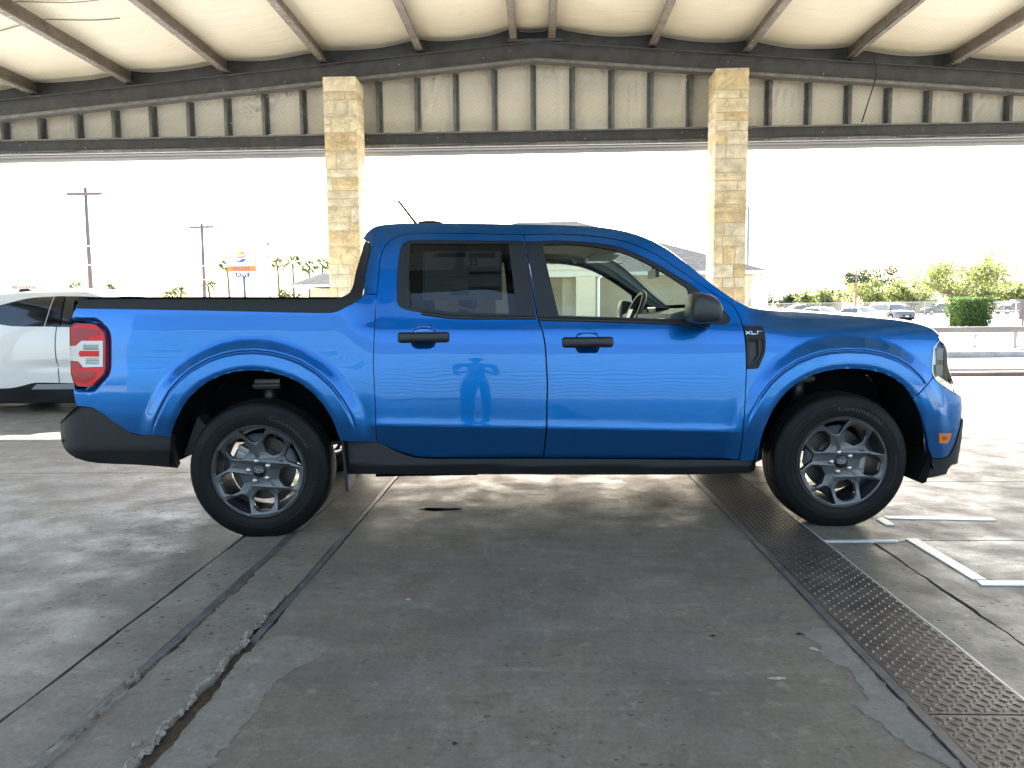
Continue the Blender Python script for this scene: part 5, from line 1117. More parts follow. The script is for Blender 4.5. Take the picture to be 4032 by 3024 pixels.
def car(name, loc, rz, label, cat, L, W_, prof, belt, roofp, paint, wheels, r, glassx, two=None, group=None, nose='grille'):
    """prof: (x, z_top) body line; roofp: (x, z) greenhouse outline from base to base; glassx: pillar x positions"""
    root = tag(empty(name, loc, rz), label, cat, group)
    hw = W_/2
    px = [p[0] for p in prof]; pz = [p[1] for p in prof]; X = np.linspace(px[0], px[-1], 46)
    Z = np.interp(X, px, pz); V = []; F = []; ns = 17
    for x, zt in zip(X, Z):
        e = max(0, (abs(x)-(L/2-.55))/.55); tap = hw*(1-.22*e**2.2); zb = .20+.10*e**2
        for wx in wheels:
            if abs(x-wx) < r*1.12: zb = max(zb, r+math.sqrt(max(0, (r*1.12)**2-(x-wx)**2)))
        zb = min(zb, zt-.02)
        secs = [(0, zb), (.80, zb), (.93, zb+.02), (.97, zb+(zt-zb)*.25), (1.0, zb+(zt-zb)*.55), (.985, zb+(zt-zb)*.8), (.95, zb+(zt-zb)*.93), (.86, zt), (0, zt+.035)]
        ring = [(x, -tap*a, b) for a, b in secs]+[(x, tap*a, b) for a, b in secs[-2::-1]]
        V += ring
    n = len(secs)*2-1
    for i in range(len(X)-1):
        for j in range(n-1): F.append((i*n+j, i*n+j+1, (i+1)*n+j+1, (i+1)*n+j))
    F.append(tuple(range(n))); F.append(tuple((len(X)-1)*n+j for j in range(n))[::-1])
    body = MB().add(V, F).build('body', paint, root, auto=50)
    mb = MB(); mb.box(-L/2+.3, L/2-.3, -hw*.86, hw*.86, .19, .34); mb.box(-L/2+.2, L/2-.2, -hw*.70, hw*.70, .3, .62); mb.build('underside', M_under, root)
    # greenhouse
    rx = [p[0] for p in roofp]; rzv = [p[1] for p in roofp]; X = np.linspace(rx[0], rx[-1], 40); V = []; F = []; n = 9
    gh = lambda x: float(np.interp(x, rx, rzv)); bl = lambda x: float(np.interp(x, px, pz))-.02
    def yin(x, z): t = (z-belt)/(max(rzv)-belt+1e-6); return hw*(.93-.20*max(0, t)**1.2)
    for x in X:
        zt = gh(x); zb = min(bl(x), zt-.005)
        for j in range(n):
            t = j/(n-1)*2-1; a = min(1, (1-abs(t))*2.4); z = zb+(zt-zb)*(a**.55 if abs(t) > .3 else 1); V.append((x, -yin(x, z)*max(-1, min(1, -t*1.0 if abs(t) < .75 else -math.copysign(.75+(abs(t)-.75)*1.0, t)))*1.0, z))
    # simple three-facet section: side, roof, side
    V = []
    for x in X:
        zt = gh(x); zb = min(bl(x), zt-.005); 
        for a, z in ((1, zb), (1, zb+(zt-zb)*.5), (1, zb+(zt-zb)*.86), (.90, zb+(zt-zb)*.97), (.5, zt+.012), (0, zt+.02)): V.append((x, -yin(x, z)*a, z))
        for a, z in ((.5, zt+.012), (.90, zb+(zt-zb)*.97), (1, zb+(zt-zb)*.86), (1, zb+(zt-zb)*.5), (1, zb)): V.append((x, yin(x, z)*a, z))
    n = 11
    for i in range(len(X)-1):
        for j in range(n-1): F.append((i*n+j, i*n+j+1, (i+1)*n+j+1, (i+1)*n+j))
    MB().add(V, F).build('windows', M_cglass, root, auto=40)
    # roof skin and pillars in body colour
    zm = max(rzv)-.07; V2 = []; F2 = []; Xr = [x for x in np.linspace(rx[0], rx[-1], 60) if gh(x) > zm]; pts = [(.985, .80), (.97, .88), (.90, .99), (.5, 1.03), (0, 1.04)]
    for x in Xr:
        zt = gh(x); zb = min(bl(x), zt-.005)
        ring = [(x, -(yin(x, zb+(zt-zb)*min(1, b))+.006)*a, zb+(zt-zb)*min(b, 1)+.012) for a, b in ((1, .84), (1, .90), (.93, .98), (.5, 1.), (0, 1.0))]
        ring = [(p[0], p[1], p[2]+(.012 if k > 2 else 0)) for k, p in enumerate(ring)]
        V2 += ring+[(p[0], -p[1], p[2]) for p in ring[-2::-1]]
    n = 9
    for i in range(len(Xr)-1):
        for j in range(n-1): F2.append((i*n+j, i*n+j+1, (i+1)*n+j+1, (i+1)*n+j))
    MB().add(V2, F2).build('roof', two or paint, root, auto=40)
    for gx, wd in glassx:
        mb = MB()
        for s in (-1, 1):
            za, zb = bl(gx)-.02, gh(gx)-.05
            P = [(gx-wd/2, za), (gx+wd/2, za), (gx+wd/2*.8, zb), (gx-wd/2*.8, zb)]
            mb.prism(P, lambda a, b: (a, s*(yin(a, b)+.008), b), lambda a, b: (a, s*(yin(a, b)-.02), b))
        mb.build('pillar', paint, root)
    for (xa, za), (xb, zb) in ((roofp[0], roofp[1]), (roofp[-1], roofp[-2])):
        for s in (-1, 1):
            mb = MB(); mb.tube([(xa, s*yin(xa, belt), za), (xb, s*(yin(xb, zb)*.97), zb)], .035, 6); mb.build('pillar', paint, root, True)
    for wx in wheels:
        for s in (-1, 1): car_wheel(root, wx, s*(hw*.985), r, s)
    xf = L/2
    for s in (-1, 1):
        mb = MB(); mb.box(xf-.38, xf-.02, s*hw*.62-.14, s*hw*.62+.14, pz[-1]-.22, pz[-1]-.06); mb.build('headlight', M_lens2, root, bevel=.03)
        mb = MB(); mb.box(-xf-.0, -xf+.2, s*hw*.72-.10, s*hw*.72+.10, pz[0]-.25, pz[0]-.03); mb.build('tail_light', mat('car tail light', (.35, .01, .01), .3), root, bevel=.02)
    if nose:
        mb = MB(); mb.box(xf-.06, xf+.015, -hw*.45, hw*.45, pz[-1]-.30, pz[-1]-.14); mb.build('grille', M_gloss, root, bevel=.02)
        mb = MB(); mb.box(xf-.12, xf+.01, -hw*.75, hw*.75, .26, .44); mb.build('bumper_grille', M_under, root, bevel=.03)
        mb = MB(); mb.box(xf-.02, xf+.025, -.16, .16, .46, .56); mb.build('licence_plate', M_white, root)
    for s in (-1, 1):
        gx = roofp[-1][0]-.25; mb = MB(); mb.box(gx-.1, gx+.08, s*(hw*.98)-.07 if s > 0 else -hw*.98-.13, s*hw*.98+.13 if s > 0 else -hw*.98+.07, belt+.0, belt+.13); mb.build('mirror', paint, root, bevel=.03)
    return root
# ---------- white crossover right behind the truck bed: own side panels
def crossover():
    KX = .913
    def w2(P): return [((x)*KX, 1.15+(z-1.15)*KX) for x, z in P]
    root = tag(empty('crossover_car', (0, 8.9+.92, 0)), 'white crossover car with a dark roof, half hidden behind the truck bed', 'car')
    # outline measured on its near side, completed to a whole car
    roof = [(-8.70, 1.02), (-8.55, 1.16), (-8.15, 1.36), (-7.75, 1.44), (-7.31, 1.50), (-6.95, 1.54), (-6.62, 1.545), (-6.30, 1.53), (-6.06, 1.49), (-5.85, 1.42), (-5.55, 1.28), (-5.25, 1.13), (-5.05, 1.06)]
    nosep = [(-4.6, 1.0), (-4.25, .93), (-4.05, .80), (-3.98, .60), (-4.02, .40), (-4.10, .26)]
    zs_ = .285
    def arch(cx, r): return [(cx+r*math.cos(t), .20+r*math.sin(t)+.02) for t in np.linspace(.18, math.pi-.18, 13)]
    WX = (-7.98, -4.86)
    low = [(-4.42, zs_)]+arch(WX[1], .42)+[(-5.40, .285), (-6.26, .285), (-6.84, .29), (-6.96, .26), (-7.1, .23), (-7.45, .22)]+arch(WX[0], .42)+[(-8.5, .25)]
    tailp = [(-8.82, .30), (-8.88, .60), (-8.86, .85)]
    xc = -6.45
    def dcar(x, z):
        x = np.asarray(x, float)/KX; z = (np.asarray(z, float)-1.15)/KX+1.15
        d = pchip((.0, .28, .42, .60, .78, .95, 1.05, 1.2, 1.45, 1.52, 1.56), (.05, .022, .016, .0, .008, .028, .05, .10, .205, .27, .36), z)
        d = d+.018*np.exp(-((z-.52)/.05)**2)*(1-sstep(.2, .9, np.abs(x+6.3)))
        d = d+.06*np.clip((np.abs(x-xc)-1.6)/.8, 0, 2)**2+.25*np.clip((np.abs(x-xc)-2.2)/.25, 0, 1.3)**2.5
        return d
    kw = dict(dfun=dcar, y0=-.92)
    win = w2([(-7.85, 1.18), (-7.55, 1.29), (-7.27, 1.36), (-6.94, 1.44), (-6.58, 1.46), (-6.24, 1.46), (-5.99, 1.44), (-5.75, 1.36), (-5.45, 1.20), (-5.25, 1.07), (-5.6, 1.045), (-6.27, 1.04), (-6.6, 1.05), (-7.13, 1.065), (-7.29, 1.09), (-7.6, 1.13)])
    seam = [(-6.47, 1.05), (-6.48, .78), (-6.465, .51), (-6.465, .28)]
    out = w2(roof+nosep+low+tailp)
    panel('body_side', out, M_white, root, holes=[win], h=.05, off=.0, **kw)
    panel('side_glass', win, M_cglass, root, h=.06, off=.012, skirt=0, **kw)
    for a, b in ((-6.60, -6.40),):
        panel('pillar', w2([(-6.63, 1.055), (-6.43, 1.05), (-6.44, 1.46), (-6.57, 1.46)]), mat('gloss black'), root, h=.05, off=-.002, skirt=0, **kw)
        panel('pillar_edge', w2([(-6.645, 1.055), (-6.63, 1.055), (-6.575, 1.46), (-6.59, 1.46)]), M_silver, root, h=.05, off=-.004, skirt=0, **kw)
    panel('door_gap', w2([(x-.007, z) for x, z in seam]+[(x+.007, z) for x, z in seam[::-1]]), mat('gap shadow', (.05, .05, .05), .8), root, h=.03, off=-.0012, skirt=0, **kw)
    panel('sill_trim', w2([(-5.42, .285), (-6.26, .283), (-6.84, .288), (-6.96, .258), (-7.1, .228), (-7.5, .218), (-7.5, .02), (-5.42, .02)]), mat('gloss black'), root, h=.05, off=-.003, skirt=.05, **kw)
    panel('sill_insert', w2([(-5.6, .275), (-6.78, .275), (-6.86, .205), (-5.6, .20)]), mat('sill grey', (.30, .31, .34), .2, coat=.5), root, h=.05, off=-.006, skirt=.004, **kw)
    # roof, glass ends, hood and tail across
    yw = lambda x, z: -.92+float(dcar(x*KX, 1.15+(z-1.15)*KX))
    def ac(name, P, m, crown, bul=0):
        V = []; F = []; nv = 14
        for x, z in P:
            X_, Z_ = x*KX, 1.15+(z-1.15)*KX; yn = yw(x, z)
            for j in range(nv+1):
                v = -1+2*j/nv; q = 1-abs(v)**2.4; V.append((X_+bul*q, -yn*v if True else 0, Z_+crown*q))
        for i in range(len(P)-1):
            for j in range(nv): a = i*(nv+1)+j; F.append((a, a+1, a+nv+2, a+nv+1))
        return MB().add(V, F).build(name, m, root, smooth=True)
    ac('rear_screen', roof[:4], M_cglass, .03); ac('roof', roof[3:10], mat('gloss black'), .045); ac('windscreen', roof[9:13], M_cglass, .02, .06); ac('hood', [roof[12]]+nosep[:2], M_white, .03, .05); ac('nose', nosep[1:], M_white, 0, .08); ac('tail', tailp+roof[:1], M_white, 0, -.06)
    mb = MB(); mb.box(-8.7*KX, -4.1*KX, -.78, .78, .10, .30); mb.box(-8.6*KX, -4.2*KX, -.6, .6, .3, .75); mb.build('underside', M_under, root)
    mb = MB(); mb.prism([(-7.36, 1.475), (-7.34, 1.535), (-7.22, 1.54), (-7.10, 1.505)], lambda a, b: (a*KX, -.36, 1.15+(b+.045-1.15)*KX), lambda a, b: (a*KX, -.30, 1.15+(b+.045-1.15)*KX)); mb.build('roof_fin', M_gloss, root)
    for wx in WX:
        for s in (-1, 1): car_wheel(root, wx*KX, s*.90, .345, s)
    for s in (-1, 1):
        mb = MB(); mb.box(-4.35*KX, -4.08*KX, s*.60-.12, s*.60+.12, .72, .82); mb.build('headlight', M_lens2, root, bevel=.03)
        mb = MB(); mb.box(-5.62*KX, -5.42*KX, s*.98-.08, s*.98+.08, 1.0, 1.12); mb.build('mirror', M_gloss, root, bevel=.03)
crossover()
lotcars = 'cars parked on the lot beyond the hood'
sed = dict(prof=[(-2.3, .92), (-2.0, 1.02), (-1.2, 1.0), (.9, .97), (1.6, .92), (2.1, .80), (2.3, .66)], belt=.97, roofp=[(-1.9, 1.0), (-1.1, 1.40), (-.4, 1.47), (.3, 1.42), (1.15, .96)])
van = dict(prof=[(-2.5, 1.05), (-2.3, 1.1), (1.2, 1.1), (1.7, 1.05), (2.3, .95), (2.5, .78)], belt=1.1, roofp=[(-2.45, 1.1), (-2.2, 1.68), (-1.2, 1.80), (.2, 1.76), (.7, 1.60), (1.55, 1.08)])
pick = dict(prof=[(-2.9, 1.15), (-1.2, 1.15), (1.0, 1.15), (2.3, 1.12), (2.75, 1.05), (2.85, .80)], belt=1.15, roofp=[(-.9, 1.15), (-.75, 1.78), (.1, 1.86), (.6, 1.80), (1.35, 1.15)])
car('minivan', (33.0, 70.5, .12), R_(-84), 'grey minivan parked facing the camera beyond the hood, dark grille and white plate', 'minivan', 5.0, 1.95, paint=mat('grey van paint', (.15, .145, .14), .4, .2, coat=.5), wheels=(-1.5, 1.5), r=.36, glassx=((-.9, .10), (.15, .10)), group=lotcars, **van)
car('parked_car', (28.3, 66.0, .05), R_(-74), 'white sedan parked at the left side of the grey minivan', 'car', 4.6, 1.8, paint=M_white, wheels=(-1.35, 1.4), r=.33, glassx=((-.2, .09),), group=lotcars, **sed)
car('parked_car', (24.2, 64.0, .05), R_(-72), 'white car seen just above the middle of the hood, left of the white sedan', 'car', 4.6, 1.8, paint=M_white, wheels=(-1.35, 1.4), r=.33, glassx=((-.2, .09),), group=lotcars, **sed)
car('parked_car', (18.6, 62.0, .05), R_(-60), 'pale grey car whose roof shows above the base of the windshield', 'car', 4.6, 1.8, paint=mat('pale car paint', (.5, .53, .58), .4, coat=.6), wheels=(-1.35, 1.4), r=.33, glassx=((-.2, .09),), group=lotcars, **sed)
car('parked_car', (33.5, 97, .55), R_(185), 'dark car far off behind the white cars, near the flowering bushes', 'car', 4.6, 1.8, paint=mat('dark car paint', (.05, .05, .06), .4, coat=.5), wheels=(-1.35, 1.4), r=.33, glassx=((-.2, .09),), group=lotcars, **sed)
car('parked_car', (52.5, 99, .6), R_(180), 'dark grey car parked behind the chain-link fence left of the clipped hedge', 'car', 4.6, 1.8, paint=mat('dark car paint'), wheels=(-1.35, 1.4), r=.33, glassx=((-.2, .09),), group=lotcars, **sed)
car('far_pickup', (63.0, 100, .6), R_(183), 'dark red and tan pickup behind the white fence at the right edge', 'pickup truck', 5.7, 2.0, paint=M_dred, wheels=(-1.75, 1.85), r=.40, glassx=((-.1, .10),), group=lotcars, **pick)

# ============================================================ PLANTS
def leaves(mb, c, n, spread, size, r, flat=.8):
    for _ in range(n):
        p = Vector((r.gauss(0, 1), r.gauss(0, 1), r.gauss(0, 1)))*.5; p = Vector((p.x*spread[0], p.y*spread[1], p.z*spread[2]))+Vector(c)
        a = Vector((r.uniform(-1, 1), r.uniform(-1, 1), r.uniform(-flat, flat))).normalized(); b = a.orthogonal().normalized(); b = Matrix.Rotation(r.uniform(0, 6.28), 3, a) @ b
        s = size*r.uniform(.6, 1.4); w_ = b.cross(a)*s*.45
        mb.add([p, p+a*s*.5+w_, p+a*s, p+a*s*.5-w_], [(0, 1, 2, 3)])
def tree(name, loc, h, rad, label, seed, m, nclump=60, per=45, leaf=.16, trunk=.16, base=.28, multi=1, flat=.55, cat='tree', group='trees beyond the lot', bark=None):
    r = random.Random(seed); root = tag(empty(name, loc), label, cat, group); tb = MB(); lf = MB(); tips = []
    for k in range(multi):
        a0 = 6.28*k/multi+r.uniform(0, 1); z1 = h*base
        top = Vector((math.cos(a0)*rad*.10*(multi > 1), math.sin(a0)*rad*.10*(multi > 1), z1))
        tb.tube([(0, 0, -.1), top*.5+Vector((r.uniform(-.05, .05), 0, 0)), top], trunk, 7, r1=trunk*.75)
        nb = max(3, 7//multi+2)
        for j in range(nb):
            a = a0+(j-nb/2)*6.28/nb/ (1 if multi == 1 else 1.6)+r.uniform(-.4, .4); rr = rad*r.uniform(.55, 1.0); zz = h*r.uniform(base+.25, .97)*(1-.12*(rr/rad)**2)
            e = Vector((math.cos(a)*rr, math.sin(a)*rr, zz)); mid = top.lerp(e, .5)+Vector((r.uniform(-.12, .12)*rad, r.uniform(-.12, .12)*rad, -.06*h*r.random()))
            tb.tube([top, top.lerp(mid, .5)+Vector((0, 0, .03*h)), mid, mid.lerp(e, .6), e], trunk*.5, 6, r1=trunk*.10)
            for _ in range(3):
                st_ = mid.lerp(e, r.uniform(.1, .9)); e2 = st_+Vector((r.uniform(-1, 1)*rad*.35, r.uniform(-1, 1)*rad*.35, r.uniform(-.02, .22)*h)); tb.tube([st_, st_.lerp(e2, .5)+Vector((0, 0, .02*h)), e2], trunk*.2, 5, r1=trunk*.05); tips += [e2, st_.lerp(e2, .6)]
            tips += [e, mid.lerp(e, .75)]
    for i in range(nclump):
        c = r.choice(tips)+Vector((r.gauss(0, .10)*rad, r.gauss(0, .10)*rad, r.gauss(0, .05)*h))
        s = rad*r.uniform(.12, .30); leaves(lf, c, int(per*r.uniform(.5, 1.3)), (s, s, s*flat), leaf, r)
    tb.build('trunk', bark or mat('bark', (.16, .12, .09), .9, var=.3, vscale=12), root, True)
    mesh_obj('crown', lf.v, lf.f, m, root)
    return root
L_yel = leaf_mat('yellow green leaves', (.13, .17, .045), (.25, .27, .09)); L_grn = leaf_mat('green leaves', (.05, .085, .02), (.12, .16, .04)); L_drk = leaf_mat('dark leaves', (.022, .04, .016), (.05, .075, .03), .25); L_hed = leaf_mat('hedge leaves', (.055, .115, .028), (.16, .24, .055), .4); L_palm = leaf_mat('palm leaves', (.11, .145, .06), (.2, .24, .11), .5)
tree('spreading_tree', (30.75, 55.5, .0), 5.0, 3.35, 'spreading yellow-green tree with bare limbs showing, rising behind the clipped hedge', 5, L_yel, nclump=200, per=40, leaf=.14, trunk=.13, base=.38, multi=4, flat=.8)
tg_ = 'row of trees across the road'
for (x, y, h, rad, m, lab, sd, nc) in (
    (35.2, 108, 3.9, 2.6, L_drk, 'dark low tree at the left end of the far tree row', 11, 60), (38.6, 104, 4.3, 3.0, L_yel, 'bright yellow-green tree next to the dark low tree, thin dark post in front', 12, 80),
    (46.0, 105, 5.3, 4.2, L_yel, 'broad light green tree right of the house with pale tan roof', 13, 120), (51.5, 104, 5.2, 2.6, L_yel, 'tall narrow light green tree touching the lamp post on its left', 14, 70),
    (61.5, 140, 8.9, 5.6, L_drk, 'large dark evergreen tree in the distance right of the lamp post', 15, 150), (60.0, 106, 4.9, 3.6, L_yel, 'light green bushy tree below the large dark tree', 16, 100),
    (66.3, 104, 5.0, 3.8, L_yel, 'light green tree behind the left limbs of the spreading tree', 17, 100), (70.0, 112, 4.9, 3.6, L_grn, 'green tree behind the clipped hedge', 18, 90), (76.5, 112, 6.6, 4.0, L_yel, 'round yellow-green tree above the fence at the right edge', 19, 100), (71.0, 118, 6.0, 3.2, L_grn, 'mid green tree behind the right limbs of the spreading tree', 20, 70)):
    tree('tree', (x, y, .6 if y < 130 else 1.0), h-.4, rad, lab, sd, m, nclump=nc, per=34, leaf=.30, trunk=.2, base=.22, multi=2, group=tg_)
def bush(name, loc, sx, sy, sz, n, leaf, m, label, seed, box=False, cat='bush'):
    r = random.Random(seed); root = tag(empty(name, loc), label, cat); lf = MB(); 
    for _ in range(n):
        if box:
            f = r.choice((0, 0, 0, 1, 1, 2, 2, 2)); u, v, w_ = r.uniform(-1, 1), r.uniform(-1, 1), r.uniform(0, 1)
            tp = .80+.20*min(1, w_*1.6)
            if f == 0: v = -1
            elif f == 1: u = r.choice((-1, 1))
            else: w_ = 1; tp = 1
            k = r.uniform(.90, 1.02); p = (u*sx*tp*k, v*sy*tp*k, sz*w_*r.uniform(.97, 1.02))
            if r.random() < .15: p = (p[0]*r.uniform(.7, 1), p[1]*r.uniform(.7, 1), p[2]*r.uniform(.9, 1.0))
        else:
            a, b = r.uniform(0, 6.28), r.uniform(0, 1); q = r.uniform(.75, 1.05); p = (math.cos(a)*math.sqrt(1-b*b)*sx*q, math.sin(a)*math.sqrt(1-b*b)*sy*q, b*sz*q)
        leaves(lf, p, 3, (leaf*1.4, leaf*1.4, leaf*1.4), leaf, r, 1.)
    mesh_obj('foliage', lf.v, lf.f, m, root); mb = MB()
    for k in range(5): mb.tube([(r.uniform(-.5, .5)*sx*.6, 0, -.05), (r.uniform(-.6, .6)*sx, r.uniform(-.4, .4)*sy, sz*.7)], .03, 5)
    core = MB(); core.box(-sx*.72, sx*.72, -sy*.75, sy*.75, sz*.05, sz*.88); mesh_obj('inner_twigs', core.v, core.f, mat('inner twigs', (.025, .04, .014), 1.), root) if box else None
    mb.build('stem', mat('bark'), root); return root
bush('clipped_hedge', (28.75, 50.6, .0), 1.16, .9, 1.86, 3000, .085, L_hed, 'dark green block of clipped hedge in front of the spreading tree', 3, True, 'hedge')
M_oran = leaf_mat('flowering leaves', (.10, .12, .04), (.45, .34, .14))
bush('flowering_bush', (36.5, 88, .4), 1.6, 1.2, 1.15, 260, .14, M_oran, 'small flowering bush behind the parked cars, left of the pale tiled roof', 5)
bush('flowering_bush', (41.6, 90, .4), 1.9, 1.2, .95, 260, .14, M_oran, 'low bush behind the parked cars, under the pale tiled roof', 6)
# palms, far away above the truck bed
def palm(loc, h, label, seed, cr=1.5):
    r = random.Random(seed); root = tag(empty('palm_tree', loc), label, 'palm tree', 'palms beyond the truck bed'); mb = MB(); mb.tube([(0, 0, -.2), (r.uniform(-.1, .1), 0, h*.5), (r.uniform(-.2, .2), 0, h)], .15, 7, r1=.11); mb.build('trunk', mat('bark'), root, True)
    lf = MB()
    for k in range(20):
        a, el = r.uniform(0, 6.28), r.uniform(-.5, 1.2); d = Vector((math.cos(a)*math.cos(el), math.sin(a)*math.cos(el), math.sin(el))); c = Vector((0, 0, h))+d*cr*.45
        for q in range(9):
            t = R_(-70+140*q/8); ax = d.orthogonal().normalized(); e = (Matrix.Rotation(t, 3, ax) @ d)*cr*.6*r.uniform(.7, 1.1); e.z -= .25*r.random(); w_ = d.cross(e).normalized()*.05 if d.cross(e).length > 1e-4 else ax*.05
            lf.add([c-w_, c+w_, c+e*.6+w_, c+e, c+e*.6-w_], [(0, 1, 2, 3, 4)])
    mesh_obj('crown', lf.v, lf.f, L_palm, root)
for i, (x, y, h, lab) in enumerate(((-33.4, 80, 6.6, 'tall palm right behind the left edge of the roadside sign'), (-27.8, 80, 6.7, 'palm whose crown shows just right of the thin pole'), (-26.2, 80, 6.9, 'second palm from the thin pole in the group of tall palms'), (-24.6, 80, 6.4, 'third palm from the thin pole in the group of tall palms'), (-23.1, 80, 6.6, 'palm nearest to the left stone column'),
    (-39.9, 80, 3.4, 'low palm left of the shorter utility pole'), (-38.9, 80, 3.9, 'taller of the two palms left of the shorter utility pole'), (-35.5, 80, 4.5, 'palm directly behind the shorter utility pole'), (-27.3, 80, 3.5, 'short palm at the foot of the thin pole, left of the tiled kiosk roof'), (-26.0, 80, 3.0, 'shortest palm, touching the left eave of the tiled kiosk'), (-50.3, 80, 4.5, 'palm above the dark roof of the white crossover'), (-46.8, 80, 4.3, 'palm just left of the foot of the taller utility pole'))):
    palm((x, y, .2), h-.2, lab, 30+i, 1.15 if h > 5 else 1.0)

# ============================================================ POLES, SIGNS, BUILDINGS
M_wood = mat('weathered pole', (.155, .12, .115), .9, var=.3, vscale=6, stretch=(1, 1, .1))
def upole(x, y, h, arm, zarm, label, lamp=False):
    root = tag(empty('utility_pole', (x, y, 0)), label, 'utility pole', 'utility poles'); mb = MB(); mb.tube([(-.12, 0, -.3), (0, 0, h)], .20, 10, r1=.14); mb.build('pole', M_wood, root, True)
    mb = MB(); mb.box(-arm, arm, -.24, -.10, zarm-.11, zarm+.11); mb.build('crossarm', M_wood, root)
    for k in (-.95, -.5, .55, .95):
        mb = MB(); mb.lathe([(0, .26), (.05, .24), (.06, .14), (.03, .06), (.03, 0)], 8, axis='z', cen=(arm*k, -.17, zarm+.07)); mb.build('insulator', mat('insulator', (.4, .4, .45), .3), root)
    for z in (h*.28, h*.47, h*.6):
        mb = MB(); mb.lathe([(.22, z-.05), (.22, z+.05)], 10, axis='z'); mb.build('band', mat('white band', (.7, .7, .7), .6), root)
    if lamp:
        mb = MB(); mb.tube([(0, -.1, h*.47), (.6, -.1, h*.475), (.85, -.1, h*.49)], .035, 6); mb.tube([(.75, -.1, h*.49), (.9, -.1, h*.58)], .03, 6); mb.box(.62, 1.3, -.28, .08, h*.525, h*.56); mb.build('flood_light', mat('flood light grey', (.45, .46, .48), .5, .3), root)
    return root
upole(-36.45, 60, 11.75, 1.44, 11.2, 'taller utility pole with crossarm and flood light, left part of the sky', True)
upole(-33.8, 75, 10.65, 1.22, 10.25, 'shorter utility pole with crossarm, just left of the roadside sign')
tp = tag(empty('thin_pole', (-27.1, 75, 0)), 'thin pole with small lamp head between the roadside sign and the palms', 'lamp post'); mb = MB(); mb.tube([(0, 0, -.2), (0, 0, 8.5)], .11, 8, r1=.07); mb.build('pole', mat('grey pole', (.3, .29, .28), .6), tp, True)
mb = MB(); mb.box(-.12, .12, -.1, .1, 8.3, 8.65); mb.box(-.3, .3, -.05, .05, 7.2, 7.3); mb.build('lamp_head', M_grey, tp)
def slim(name, x, y, z0, h, r0, r1, m, label, cat, head=None):
    root = tag(empty(name, (x, y, z0)), label, cat); mb = MB(); mb.tube([(0, 0, -.3), (0, 0, h)], r0, 8, r1=r1); mb.build('pole', m, root, True)
    if head: mb = MB(); mb.box(*head); mb.build('lamp_head', M_grey, root, bevel=.02)
slim('flag_pole', 13.95, 50, 0, 8.05, .12, .10, mat('grey pole'), 'plain grey pole rising at the right side of the right stone column', 'pole')
slim('lamp_post', 31.6, 75, .2, 7.0, .13, .05, mat('rusty post', (.30, .19, .16), .8, var=.3, vscale=3), 'tall rusty lamp post among the trees right of the truck', 'lamp post', (-.05, .55, -.08, .08, 6.85, 6.98))
slim('wooden_post', 38.1, 100, .6, 3.6, .09, .08, M_wood, 'thin dark post in front of the leftmost bright green tree', 'post'); slim('wooden_post', 48.4, 96, .5, 4.2, .09, .08, M_wood, 'thin post left of the tall rusty lamp post', 'post')
# roadside sign
sg = tag(empty('roadside_sign', (-17.92, 45, 0)), 'white and orange credit union sign with phone number and blue ATM panel on one pole', 'sign')
M_swhite = mat('sign white', (.62, .62, .62), .4); M_sor = mat('sign orange', (.62, .17, .035), .4); M_sblu = mat('sign blue', (.025, .045, .26), .4); M_syel = mat('sign yellow', (.75, .40, .04), .4); M_sgry = mat('sign grey text', (.10, .10, .22), .5); M_sframe = mat('sign frame', (.17, .12, .16), .5)
mb = MB(); mb.tube([(.06, .1, -.2), (.06, .1, 3.6)], .09, 10); mb.build('pole', mat('blue grey pole', (.13, .14, .20), .5), sg, True)
mb = MB(); mb.box(-.87, .87, -.12, .12, 3.92, 5.24); mb.build('panel', M_sframe, sg, bevel=.01)
mb = MB(); mb.box(-.85, .85, -.135, -.12, 4.24, 5.22); mb.build('sign_face', M_swhite, sg)
mb = MB(); mb.box(-.85, .85, -.136, -.12, 3.94, 4.235); mb.build('phone_band', M_sor, sg)
mb = MB(); mb.box(-.40, .45, -.10, .10, 3.58, 3.88); mb.build('atm_panel', M_sblu, sg)
F_ = lambda ox, oz, y=-.138: (lambda a, b, c: (ox+a, y-c, oz+b))
text_obj('phone_number', '423-5792', .27, mat('sign purple', (.25, .02, .14), .5), sg, F_(0, 4.085), bold=.004); text_obj('atm_text', 'ATM', .30, mat('sign bright white', (.85, .85, .85), .5), sg, F_(.02, 3.73, -.103), bold=.012, spacing=1.1)
text_obj('sign_name', 'Credit Union', .155, M_sgry, sg, F_(.0, 4.335), bold=.001)
hx = [(-.25, 4.75), (-.25, 4.98), (0, 5.15), (.25, 4.98), (.25, 4.75), (0, 4.70)]
mb = MB(); mb.prism(hx, lambda a, b: (a, -.137, b), lambda a, b: (a, -.141, b)); mb.build('logo_badge', M_sor, sg); mb = MB(); mb.prism([(-.25, 4.985), (0, 5.155), (.06, 4.98)], lambda a, b: (a, -.139, b), lambda a, b: (a, -.143, b)); mb.build('logo_roof', M_syel, sg)
text_obj('logo_text', 'RGV', .19, mat('sign bright white'), sg, F_(.0, 4.87, -.144), bold=.006)
hand = [(-.34, 4.56), (-.22, 4.50), (.0, 4.455), (.16, 4.50), (.28, 4.60), (.36, 4.70), (.22, 4.66), (.08, 4.68), (-.02, 4.62), (-.12, 4.60), (.02, 4.58), (-.10, 4.555), (-.2, 4.58)]
mb = MB(); mb.prism(hand, lambda a, b: (a, -.137, b), lambda a, b: (a, -.142, b)); mb.build('logo_hand', mat('logo blue', (.03, .07, .50), .4), sg)
